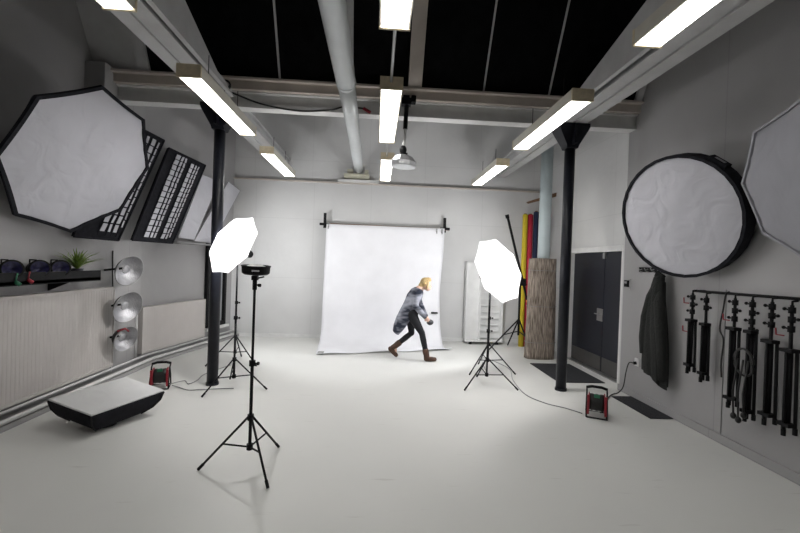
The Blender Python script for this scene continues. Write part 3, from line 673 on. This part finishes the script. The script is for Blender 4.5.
radiator(TW @ Matrix.Translation((0, -.05, 0)), 1.45, .17, .86, 'small cream radiator between the silver dishes and the column', TW @ Vector((.06, .7, .17)), .0006)
b = B(TW); b.tube([(.03, -.09, .1), (.03, -.09, .84)], .018, 8); o = b.build('radiator_riser', 'white', smooth=True, loc=(-3.47, 6.11, .1)); tag(o, 'white upright pipe at the near end of the small radiator', 'pipe')
# ------------------------------------------------------------------ shelf with flash units, plant
t = thing('wall_shelf', 'black wall shelf above the large radiator', 'shelf', (-3.35, 4, 1.3))
b = B(); b.box((-3.5, 2.6, 1.32), (-3.24, 4.93, 1.36)); b.build('board', 'blackplastic', t)
b = B(); b.box((-3.255, 2.6, 1.33), (-3.24, 4.93, 1.44)); b.build('front_lip', 'blackplastic', t)
for y in (3.0, 4.5):
    b = B(); b.prism([(-3.5, y, 1.32), (-3.28, y, 1.32), (-3.5, y, 1.22)], (0, .02, 0)); b.build('shelf_bracket', 'black', t)
pos = [3.55, 3.86, 4.16, 4.42]; names = ['leftmost flash unit on the black shelf, cut by the frame', 'second flash unit from the left on the black shelf', 'third flash unit from the left on the black shelf', 'flash unit beside the green plant on the black shelf']
proto = None
for y, l in zip(pos, names):
    if proto is None:
        t = thing('flash_unit', l, 'studio flash', (-3.33, y, 1.36), 'flash units lying on the shelf')
        ax = (.75, -.66, .05); c0 = Vector((-3.33, y, 1.47))
        b = B(); b.lathe([(0, -.17), (.06, -.17), (.07, -.14), (.07, .03), (.085, .05), (.085, .085), (.07, .085)], c0, ax, 22); b.build('housing', 'blackplastic', t, True)
        b = B(); b.lathe([(0, .06), (.04, .07), (.07, .08)], c0, ax, 18); b.build('glass', 'lens', t, True)
        b = B(); b.box((-3.36, y - .04, 1.361), (-3.28, y + .04, 1.405)); b.build('foot', 'black', t)
        b = B(); b.tube([c0 + Vector((-.08, .0, .04)), c0 + Vector((-.08, 0, .085)), c0 + Vector((.02, -.05, .085)), c0 + Vector((.02, -.05, .05))], .007, 6); b.build('handle', 'black', t)
        proto = t
    else: dup(proto, (-3.33, y, 1.36), 0, l)
for (y, z, m, l) in ((3.93, 1.375, 'red', 'red plug end hanging over the shelf edge'), (3.8, 1.36, 'green', 'green plug end hanging over the shelf edge')):
    b = B(); b.tube([(-3.235, y, z), (-3.215, y + .03, z - .03)], .017, 8); b.tube([(-3.232, y, z), (-3.225, y + .01, z + .075)], .006, 6); o = b.build('plug_end', m, smooth=True, loc=(-3.23, y, z)); tag(o, l, 'plug')
t = thing('potted_plant', 'small green spiky plant on the right end of the black shelf', 'plant', (-3.36, 4.72, 1.36))
b = B(); b.lathe([(0, 0), (.05, 0), (.06, .1), (.05, .1), (0, .09)], (-3.36, 4.72, 1.361), n=16); b.build('pot', 'pot', t, True)
b = B(); random.seed(3)
for i in range(80):
    a = random.uniform(0, 2 * PI); ln = random.uniform(.15, .29); lean = random.uniform(.3, 1.3)
    d = Vector((math.cos(a), math.sin(a) * 1.3, 0)); s0 = Vector((-3.36, 4.72, 1.45)); side = Vector((-math.sin(a), math.cos(a), 0)); pts = []
    for j in range(5):
        q = j / 4; pts.append(s0 + d * (ln * lean * q * (.5 + .6 * q)) + Vector((0, 0, ln * (q - .4 * lean * q * q))))
    wds = [.006, .010, .009, .006, .001]
    L1 = [b.V(p - side * w_ ) for p, w_ in zip(pts, wds)]; L2 = [b.V(p + side * w_) for p, w_ in zip(pts, wds)]
    for j in range(4): b.F([L1[j], L1[j + 1], L2[j + 1], L2[j]])
lo = b.build('leaves', 'leaf', t)
lo.name = 'leaves'
for v in lo.data.vertices:
    if v.co.x < -.12: v.co.x = -.12
# ------------------------------------------------------------------ silver reflector dishes on the wall
def dish(c, R, n, lab):
    c = Vector(c); n = Vector(n).normalized(); t = thing('reflector_dish', lab, 'reflector dish', c, 'silver reflector dishes on the left wall')
    b = B(); d = .12
    b.lathe([(.05, -d), (.10, -d * .92), (R * .75, -d * .55), (R * .95, -d * .15), (R, 0)], c, n, 40); o = b.build('bowl', 'silver', t, True); 
    b = B(); b.lathe([(.053, -d - .004), (.103, -d * .92 - .005), (R * .76, -d * .55 - .006), (R * .965, -d * .15 - .003), (R + .004, -.003)], c, n, 40); b.build('outer_shell', 'black', t, True)
    b = B(); b.lathe([(R - .003, -.004), (R + .008, -.004), (R + .008, .004), (R - .003, .004), (R - .003, -.004)], c, n, 40); b.build('rim', 'steel', t, True)
    b = B(); b.lathe([(0, -d * .45), (.05, -d * .45), (.055, -d * .5), (0, -d * .55)], c, n, 20); b.tube([c - n * d * .5, c - n * d], .006, 6); b.build('deflector', 'silver', t, True)
    b = B(); b.tube([c - n * d, (-3.495, c.y - .02, c.z)], .014, 8); b.build('wall_peg', 'black', t)
    return t
nD = (.93, -.27, -.25)
dish((-3.19, 5.40, 1.424), .197, nD, 'top one of the three silver reflector dishes on the left wall')
dish((-3.19, 5.39, .951), .205, nD, 'middle one of the three silver reflector dishes on the left wall')
dish((-3.20, 5.38, .54), .166, nD, 'smallest and lowest silver reflector dish, with a red clip')
b = B(); b.tube([(-3.20, 5.20, .67), (-3.13, 5.24, .70), (-3.11, 5.28, .66)], .012, 8); o = b.build('red_clip', 'red', smooth=True, loc=(-3.2, 5.25, .66)); tag(o, 'small red clip on the edge of the lowest silver dish', 'clip')
cable('loose_cable', [(-3.49, 5.53, 1.68), (-3.48, 5.52, 1.4), (-3.485, 5.55, 1.0), (-3.48, 5.53, .6), (-3.48, 5.56, .3)], .008, 'cable', 'dark cord hanging down the wall behind the silver dishes')

# ------------------------------------------------------------------ big softboxes
def octabox(c, n, R, N, phi, dep, fab, lab, up=(0, 0, 1), rim=.03, bulge=.02, round_=False, shell='blackcloth'):
    """fabric front facing n, black rim, tapering shell behind, speed ring"""
    c = Vector(c); mtx = frame(c, n, up); t = thing('octagonal_softbox' if not round_ else 'round_softbox', lab, 'softbox', c)
    K = N if not round_ else 32; sub = 8 if not round_ else 2
    def edge(r, z, warp=0):
        out = []
        if round_: warp = 0
        for k_ in range(K):
            a0 = phi + 2 * PI * k_ / K; a1 = phi + 2 * PI * (k_ + 1) / K
            for j in range(sub):
                f_ = j / sub; p = Vector((math.cos(a0), math.sin(a0), 0)).lerp(Vector((math.cos(a1), math.sin(a1), 0)), f_) * r
                p *= 1 - warp * math.sin(PI * f_)
                p.z = z; out.append(p)
        return out
    b = B(mtx); rr = []
    for s_ in (1, .93, .84, .74, .62, .5, .38, .26, .14, .05):
        ring = edge((R - rim) * s_, -.012 + bulge * (1 - s_ * s_), .012)
        for p in ring:
            p.z += .012 * noise.noise(Vector((p.x * 3.2, p.y * 3.2, c.y))) * (1 - s_ ** 6) + .004 * math.sin(math.atan2(p.y, p.x) * 23) * s_ ** 8
        rr.append(ring)
    b.loft(rr, cap=False); vs = b.bm.verts; vs.ensure_lookup_table(); n_ = len(rr[0]); ap = b.V((0, 0, -.012 + bulge)); vs.ensure_lookup_table()
    for i in range(n_): b.F([vs[(len(rr) - 1) * n_ + i], vs[(len(rr) - 1) * n_ + (i + 1) % n_], ap])
    b.build('front_cloth', fab, t, True)
    b = B(mtx); b.loft([edge(R - rim, -.014, .012), edge(R - rim, .006, .012), edge(R, .006, .012), edge(R, -.03, .012)], cap=False); b.build('rim_band', shell, t)
    b = B(mtx); b.loft([edge(R, -.03, .012), edge(R * (1.0 if round_ else .93), -dep * (.5 if round_ else .3), .03), edge(R * .72, -dep * .62, .03), edge(R * .42, -dep * .87, .02), edge(.12, -dep)]); b.build('shell', shell, t)
    b = B(mtx); b.lathe([(.0, -dep - .03), (.09, -dep - .03), (.09, -dep + .01), (.0, -dep + .01)], (0, 0, 0), n=24); b.build('speed_ring', 'black', t)
    return t, mtx
octabox((-2.98, 4.268, 2.556), (.896, -.167, -.412), .79, 8, .978, .34, 'soft', 'huge white octagonal softbox with black rim on the left wall', rim=.035)
t, mt_ = octabox((3.03, 3.905, 2.204), (-.929, -.26, -.263), .628, 8, 0, .27, 'soft', 'round white softbox with broad black rim on the right wall', rim=.03, round_=True, bulge=.04)
b = B(mt_); b.box((-.09, .60, -.10), (.09, .655, -.02), Matrix.Rotation(-.75, 4, 'Z')); b.build('flap', 'blackcloth', t)
b = B(mt_); b.box((-.05, .655, -.075), (.05, .658, -.045), Matrix.Rotation(-.75, 4, 'Z')); b.build('white_lettering', 'softdark', t)
# white octagonal box at the right edge (all pale cloth), corners from its outline
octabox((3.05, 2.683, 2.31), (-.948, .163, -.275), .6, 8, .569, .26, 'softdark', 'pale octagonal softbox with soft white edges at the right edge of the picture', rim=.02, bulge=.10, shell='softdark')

# ------------------------------------------------------------------ grid softboxes and white panels on the left wall (tilted)
def slab_on(q, th, nrm):
    n = Vector(nrm).normalized(); return [Vector(p) for p in q], n * th
wn_ = Vector((.9797, -.2002, 0))
def grid_box(q, lab, cols, th=.2):
    """q: corners tl, tr, br, bl as seen from the room"""
    q = [Vector(p) for p in q]; n = (q[3] - q[0]).cross(q[1] - q[0]).normalized()
    if n.x < 0: n = -n
    t = thing('strip_softbox', lab, 'softbox', sum(q, Vector()) / 4, 'black strip softboxes on the left wall')
    cq = sum(q, Vector()) / 4
    back = [cq + (p - cq) * .55 - n * th for p in q]
    b = B(); b.loft([back, [p - n * .03 for p in q], [p for p in q]]); b.build('shell', 'blackcloth', t)
    b = B(); b.loft([[q[0].lerp(q[1], u / 6).lerp(q[3].lerp(q[2], u / 6), v / 6) + n * (.012 if 0 < u < 6 and 0 < v < 6 else .002) for u in range(7)] for v in range(7)], close=False); b.build('front_cloth', 'blackcloth', t)
    b = B(); e = 1.0
    def P2(u, v, o=0.0): return q[0].lerp(q[1], u).lerp(q[3].lerp(q[2], u), v) + n * o
    random.seed(len(lab))
    b = B()
    for (u0, u1, nd, v0, v1) in cols:
        for i in range(nd):
            a = v0 + (v1 - v0) * i / nd; bb = v0 + (v1 - v0) * (i + .84) / nd; j = random.uniform(-.008, .008)
            b.prism([P2(u0 + j, a, .024), P2(u1 + j, a, .024), P2(u1 - j, bb, .024), P2(u0 - j, bb, .024)], n * .004)
    b.build('white_slots', 'soft', t)
    b = B()
    for (a, b_) in (((0, 0), (1, 0)), ((1, 0), (1, 1)), ((1, 1), (0, 1)), ((0, 1), (0, 0))): b.tube([P2(*a, .004), P2(*b_, .004)], .014, 6)
    b.build('border', 'blackcloth', t)
    b = B()
    for u in sorted({c[0] - .02 for c in cols}): b.tube([P2(u, .03, .024), P2(u, .97, .024)], .005, 4)
    b.build('grid_strap', 'blackcloth', t)
    return t
colsA = [(.19, .29, 15, .03, .97), (.33, .38, 15, .03, .97), (.42, .46, 15, .03, .97), (.60, .68, 15, .06, .97), (.72, .76, 15, .06, .97), (.80, .83, 15, .06, .95)]
grid_box([(-3.10, 6.10, 3.22), (-2.95, 7.0, 3.19), (-3.08, 6.24, 1.83), (-3.24, 5.52, 1.83)], 'black strip softbox with rows of white slots, fully visible, left of the pale panels', colsA)
colsB = [(.45, .55, 12, .04, .95), (.62, .67, 12, .04, .95), (.74, .82, 12, .04, .95), (.88, .91, 12, .05, .9)]
grid_box([(-3.25, 5.15, 3.34), (-3.12, 6.0, 3.30), (-3.26, 5.26, 1.81), (-3.38, 4.68, 1.82)], 'black strip softbox with white slots, mostly hidden behind the octagonal softbox', colsB, .1)
def panel(q, lab):
    t = thing('white_panel', lab, 'panel', Vector(q[0]), 'pale flat softboxes leaning on the left wall')
    b = B(); b.prism(q, wn_ * -.025); b.build('board', 'soft', t, bevel=.004)
    b = B(); Q = [Vector(p) for p in q]
    for i in range(len(Q)): b.tube([Q[i], Q[(i + 1) % len(Q)]], .006, 6)
    b.build('edge_piping', 'cablegrey', t)
panel([(-3.105, 7.27, 3.09), (-2.99, 7.72, 3.06), (-3.10, 7.02, 1.92), (-3.20, 6.66, 1.93)], 'pale flat panel leaning on the wall, left one beside the strip softbox')
panel([(-2.92, 7.99, 3.12), (-2.83, 8.42, 3.02), (-3.0, 7.5, 1.89), (-3.11, 7.03, 1.90)], 'pale flat panel leaning on the wall, right one behind the left column')
b = B(TW); b.box((.02, .3, 1.84), (.35, 1.55, 1.865)); o = b.build('wall_ledge', 'cablegrey', loc=TW @ Vector((.1, .9, 1.85))); tag(o, 'thin grey ledge beneath the pale flat panels', 'shelf')

# ------------------------------------------------------------------ right wall: controls, hooks, coat
t = thing('wall_control', 'small black wall control with white hanger beside the door', 'wall control', (3.41, 5.1, 1.45))
b = B(); b.box((3.395, 5.20, 1.43), (3.42, 5.28, 1.52)); b.build('control_box', 'blackplastic', t, bevel=.003)
b = B(); b.box((3.39, 5.215, 1.475), (3.395, 5.265, 1.505)); b.build('display', 'cablegrey', t)
b = B(); b.tube([(3.40, 5.15, 1.54), (3.39, 5.145, 1.46), (3.39, 5.13, 1.40), (3.40, 5.17, 1.40)], .007, 6); b.build('hanger', 'steel', t)
t = thing('coat_rack', 'black coat rail with hooks under the round softbox', 'coat rack', (3.41, 4.7, 1.665))
b = B(); b.box((3.385, 4.36, 1.64), (3.42, 4.965, 1.70)); b.build('rail', 'black', t, bevel=.003)
for i in range(5):
    y = 4.46 + i * .11
    b = B(); b.tube([(3.395, y, 1.68), (3.35, y, 1.665), (3.335, y, 1.69)], .006, 6); b.tube([(3.395, y, 1.655), (3.365, y, 1.635), (3.36, y, 1.65)], .005, 6); b.build('hook', 'steel', t)
b = B(); rings = []
prof = [(1.62, .045, .04, 4.50), (1.58, .07, .06, 4.50), (1.5, .085, .07, 4.50), (1.35, .11, .08, 4.50), (1.15, .14, .085, 4.50), (.95, .165, .085, 4.50), (.75, .18, .08, 4.50), (.55, .18, .075, 4.50), (.42, .175, .07, 4.50)]
prof2 = []
for (a, b_) in zip(prof, prof[1:]):
    for s_ in range(4): prof2.append(tuple(a[i] + (b_[i] - a[i]) * s_ / 4 for i in range(4)))
prof2.append(prof[-1])
for z, ry, rx, cy in prof2:
    ring = []; q = (1.63 - z) / 1.2
    for i in range(64):
        a = 2 * PI * i / 64; f_ = 1 + .22 * q * math.sin(a * 7 + 1 + z) + .10 * q * math.sin(a * 15 + z * 3)
        zz = z
        if z < .8: zz = z - (.8 - z) / .38 * .10 * max(0, -math.sin(a))
        if z < .8: zz += (.8 - z) / .38 * .03 * max(0, math.sin(a))
        ring.append((3.40 - rx + rx * math.cos(a) * min(f_, 1.18) * .8 - .02, cy + ry * math.sin(a) * f_, zz))
    rings.append(ring)
b.loft(rings); cx_ = thing('hanging_coat', 'dark grey coat hanging from the black coat rail', 'coat', (3.36, 4.5, 1.0))
b.build('coat_body', 'coat', cx_, True)
b = B(); b.tube([(3.33, 4.53, 1.55), (3.29, 4.57, 1.35), (3.27, 4.62, 1.1), (3.27, 4.65, .85), (3.28, 4.65, .66)], [.035, .06, .062, .055, .05], 14); b.build('sleeve', 'coat', cx_, True)
b = B(); b.tube([(3.34, 4.47, 1.53), (3.28, 4.42, 1.3), (3.27, 4.38, 1.05), (3.27, 4.35, .8), (3.29, 4.34, .42)], [.035, .06, .06, .052, .046], 14); b.build('sleeve', 'coat', cx_, True)
b = B(); b.tube([(3.33, 4.55, 1.60), (3.30, 4.50, 1.63), (3.33, 4.45, 1.60), (3.29, 4.49, 1.56)], .03, 10); b.build('collar', 'coat', cx_, True)

# ------------------------------------------------------------------ hanging folded stands on the right
t = thing('stand_rail', 'long black wall rail from which the folded stands hang', 'rail', (3.4, 3.4, 1.47))
b = B(); b.tube([(3.36, 4.02, 1.462), (3.36, 2.75, 1.475)], .014, 10); b.build('bar', 'black', t, True)
for y in (3.95, 3.4, 2.85):
    b = B(); b.tube([(3.36, y, 1.468), (3.42, y, 1.468)], .01, 8); b.build('rail_bracket', 'black', t)
def folded(y, ztop, zbot, rw, lab, red=None, extra=False, knobs=3, off=0):
    x = 3.35 - .035; t = thing('folded_stand', lab, 'light stand', (x, y, zbot), 'folded stands hanging on the right wall')
    zj = ztop - .28 + off
    b = B(); b.tube([(x, y, ztop), (x, y, zbot + .10)], .013, 10); b.build('pole', 'black', t, True)
    b = B(); b.tube([(x, y, zj), (x, y, zbot + .1)], .02, 10); b.build('sleeve_tube', 'black', t, True)
    for k_, (dx_, dy_) in enumerate(((-.03, .0), (.018, rw), (.018, -rw))):
        b = B(); b.tube([(x + dx_, y + dy_ * .8, zj), (x + dx_, y + dy_, zbot + .02 + .01 * k_)], .0125, 8); lg = b.build('leg', 'black', t, True)
        b = B(); b.tube([(x + dx_, y + dy_, zbot + .05 + .01 * k_), (x + dx_, y + dy_, zbot + .0 + .01 * k_)], .016, 8); b.build('foot_cap', 'blackplastic', lg)
    for z in (zj, zbot + .09):
        b = B(); b.box((x - .045, y - rw - .004, z - .014), (x + .03, y + rw + .004, z + .014)); b.build('leg_collar', 'blackplastic', t)
    for i in range(knobs):
        z = ztop - .04 - i * .075; sg = 1 if i % 2 == 0 else -1
        b = B(); b.tube([(x, y, z), (x - .005, y + sg * .05, z + .005)], .007, 6); b.ball((x - .005, y + sg * .055, z + .006), .014, 8, 6); b.lathe([(0, -.024), (.024, -.024), (.024, .024), (0, .024)], (x, y, z), n=10); b.build('knob', 'blackplastic', t, True)
    b = B(); b.tube([(x, y, ztop), (x, y, ztop + .03), (3.36, y, ztop + .035)], .009, 6); b.build('hang_hook', 'black', t)
    for z in (red or []):
        b = B(); b.tube([(x - .01, y + rw, z), (x - .02, y + rw + .055, z), (x - .02, y + rw + .06, z + .055)], .006, 8); b.build('red_hook', 'red', t, label='red hook')
    return t
folded(3.985, 1.435, .60, .036, 'folded black stand hanging farthest left with two red hooks', [1.33, 1.03])
folded(3.81, 1.42, .56, .03, 'slim folded black stand hanging second from the left', knobs=2)
folded(3.49, 1.43, .42, .042, 'folded black stand hanging third from the left with a red hook', [1.22])
folded(3.32, 1.43, .36, .034, 'folded black stand hanging fourth, tangled in a coiled cable', knobs=4)
folded(3.145, 1.43, .40, .045, 'wide folded black stand hanging fifth from the left', off=-.05, knobs=3)
folded(2.985, 1.42, .38, .045, 'folded black stand hanging at the right edge of the picture', [1.17], off=-.08, knobs=3)
t = thing('coiled_cable', 'coiled black cable with plug ends hung over the fourth folded stand', 'cable', (3.27, 3.32, .9))
pts = []
for i in range(60):
    a = i / 59 * 2 * PI * 2.5; rr_ = .085 + .012 * math.sin(i); pts.append((3.255 - .01 * math.sin(a), 3.32 + rr_ * math.cos(a), .88 + .12 * math.sin(a)))
b = B(); b.tube(pts, .009, 6); b.build('coil', 'cable', t, True)
for y0_, z0_ in ((3.40, .38), (3.35, .36), (3.30, .42)):
    b = B(); b.tube([(3.26, y0_ - .02, .9), (3.25, y0_ + .01, .6), (3.255, y0_, z0_)], .008, 6); b.build('cable_tail', 'cable', t, True)
    b = B(); b.ball((3.255, y0_, z0_), (.024, .024, .03), 10, 6); b.build('plug', 'cable', t, True)
cable('loose_cable', [(3.36, 3.60, 1.485), (3.34, 3.62, 1.45), (3.34, 3.64, 1.32), (3.34, 3.67, 1.12), (3.34, 3.625, 1.02), (3.34, 3.64, .8), (3.34, 3.63, .66)], .008, 'cable', 'thin black cord dangling left of the third folded stand')
b = B(); b.box((3.412, 3.695, 0.09), (3.42, 3.70, 1.5)); S('trim_11', b, 'cablegrey')

# ------------------------------------------------------------------ the person
PY = 6.82
def capsule(b, pts, rs, n=12):
    b.tube(pts, rs, n)
    for p, r in zip(pts, rs): b.ball(p, r, 12, 8)
person = thing('person', 'person with fair hair stooping to the right in long grey patterned cardigan and brown boots', 'person', (.65, PY, 0))
yn, yf = PY - .09, PY + .09      # near side, far side
hipN, hipF = Vector((.62, yn, .80)), Vector((.62, yf, .80))
kneeN, kneeF = Vector((.815, yn - .02, .475)), Vector((.655, yf, .44))
ankN, ankF = Vector((.905, yn - .03, .10)), Vector((.385, yf + .02, .205))
toeN, toeF = Vector((1.04, yn - .03, .045)), Vector((.40, yf + .02, .06))
chest, waist, neckb = Vector((.70, PY, 1.10)), Vector((.635, PY, .93)), Vector((.755, PY, 1.20))
shN, shF = Vector((.71, PY - .15, 1.165)), Vector((.71, PY + .15, 1.165))
elN, elF = Vector((.68, PY - .20, .94)), Vector((.80, PY + .17, .93))
haN, haF = Vector((.865, PY - .12, .745)), Vector((.90, PY + .05, .735))
head = Vector((.872, PY, 1.305))
b = B()
capsule(b, [Vector((.625, PY, .80)), waist, chest, neckb], [.12, .105, .12, .075], 16)
capsule(b, [shN, shF], [.06, .06]); capsule(b, [hipN, hipF], [.085, .085])
capsule(b, [neckb, Vector((.815, PY, 1.265))], [.055, .048])
b.ball(head, (.085, .075, .105), 18, 12)                       # skull
b.ball(head + Vector((.030, 0, -.06)), (.058, .052, .062), 14, 9)      # jaw, face turned down to the right
b.tube([head + Vector((.070, 0, -.02)), head + Vector((.090, 0, -.055))], [.010, .015], 8)   # nose
b.ball(head + Vector((.072, 0, -.090)), (.012, .022, .009), 8, 6)       # lips
for sg in (-1, 1): b.ball(head + Vector((-.002, sg * .076, -.01)), (.018, .010, .03), 8, 6)
for hp, kn, an, to in ((hipN, kneeN, ankN, toeN), (hipF, kneeF, ankF, toeF)):
    capsule(b, [hp, hp.lerp(kn, .5), kn, kn.lerp(an, .35), an], [.078, .060, .043, .042, .030]); capsule(b, [an + Vector((0, 0, -.02)), to], [.03, .018])
for sh, el, ha in ((shN, elN, haN), (shF, elF, haF)):
    capsule(b, [sh, sh.lerp(el, .5), el, el.lerp(ha, .4), ha], [.055, .045, .038, .036, .026])
    d = (ha - el).normalized(); sd = Vector((0, 1, 0)) if sh is shN else Vector((0, -1, 0)); dn = d.cross(sd).normalized()
    if dn.z > 0: dn = -dn
    palm = ha + d * .045; b.ball(palm, (.034, .024, .034), 10, 8); capsule(b, [ha, palm], [.024, .026])
    for i in range(4):
        o_ = dn * (.024 - .016 * i); p0 = palm + d * .02 + o_; L3 = (.062, .070, .066, .052)[i]
        p1 = p0 + d * L3 * .5 + sd * .008; p2 = p1 + (d * .5 + sd * .7) .normalized() * L3 * .35; p3 = p2 + (sd - d * .1).normalized() * L3 * .25
        capsule(b, [p0, p1, p2, p3], [.0095, .009, .0085, .0075], 8)
    th0 = ha + d * .02 - dn * .025 * -1; th1 = th0 + (d * .6 + dn * .5 + sd * .4).normalized() * .035; th2 = th1 + (d * .8 + sd * .6).normalized() * .028
    capsule(b, [ha + d * .015, th0, th1, th2], [.014, .012, .010, .009], 8)
b.build('body', 'skin', person, True, remesh=.0075)
for sg in (-1, 1):
    b = B(); b.ball(head + Vector((.076, sg * .028, -.018)), (.006, .010, .006), 8, 6); b.build('eye', 'black', person, True)
b = B()
for hp, kn, an in ((hipN, kneeN, ankN), (hipF, kneeF, ankF)):
    capsule(b, [hp, hp.lerp(kn, .5), kn, kn.lerp(an, .35), kn.lerp(an, .85)], [.095, .074, .054, .052, .042])
capsule(b, [Vector((.625, PY, .80)), waist], [.135, .11], 16)
b.build('trousers', 'trouser', person, True, remesh=.01)
def boot(an, to, heel, up):
    b = B(); capsule(b, [an + up * .085, an + up * .03, an, (an + heel) / 2], [.056, .054, .050, .045]); capsule(b, [heel, (heel + to) / 2, to], [.042, .043, .036])
    return b.build('boot', 'boot', person, True, remesh=.008)
boot(ankN, Vector((1.045, yn - .03, .040)), Vector((.90, yn - .03, .046)), (kneeN - ankN).normalized())
boot(ankF, Vector((.405, yf + .02, .045)), Vector((.30, yf + .02, .155)), (kneeF - ankF).normalized())
# cardigan: torso, sleeves and a tail swinging out behind
b = B()
def ell(c, d, rx, ry, n=28):
    d = Vector(d).normalized(); y = Vector((0, 1, 0)); x = y.cross(d).normalized(); return [Vector(c) + x * rx * math.cos(2 * PI * k_ / n) + y * ry * math.sin(2 * PI * k_ / n) for k_ in range(n)]
rings = [ell((.752, PY, 1.225), (-.35, 0, -1), .07, .08), ell((.725, PY, 1.18), (-.35, 0, -1), .11, .17), ell((.68, PY, 1.08), (-.35, 0, -1), .135, .19), ell((.61, PY, .93), (-.45, 0, -1), .12, .165),
         ell((.545, PY, .80), (-.5, 0, -1), .12, .17), ell((.48, PY, .67), (-.55, 0, -1), .115, .18), ell((.42, PY, .55), (-.6, 0, -1), .095, .18), ell((.375, PY, .455), (-.6, 0, -1), .06, .16)]
b.loft(rings)
for sh, el, ha in ((shN, elN, haN), (shF, elF, haF)): capsule(b, [sh, sh.lerp(el, .5), el, el.lerp(ha, .5), el.lerp(ha, .92)], [.075, .064, .055, .050, .042])
b.build('cardigan', 'knit', person, True, remesh=.01)
b = B()
b.ball(head + Vector((-.02, 0, .018)), (.088, .083, .094), 18, 12); b.ball(head + Vector((-.085, 0, -.03)), (.05, .055, .055), 12, 8)
b.ball(head + Vector((.03, 0, .07)), (.062, .07, .045), 12, 8)
for sg in (-1, 1): capsule(b, [head + Vector((.02, sg * .07, .03)), head + Vector((.012, sg * .078, -.04)), head + Vector((.0, sg * .07, -.085))], [.022, .02, .012])
b.build('hair', 'hair', person, True, remesh=.009)
b = B(); b.ball((.955, PY - .05, .655), (.06, .055, .05), 16, 10); o = b.build('held_pouch', 'ball', smooth=True, loc=(.955, PY - .04, .69)); tag(o, 'small dark round pouch held in the hands of the stooping person', 'pouch')
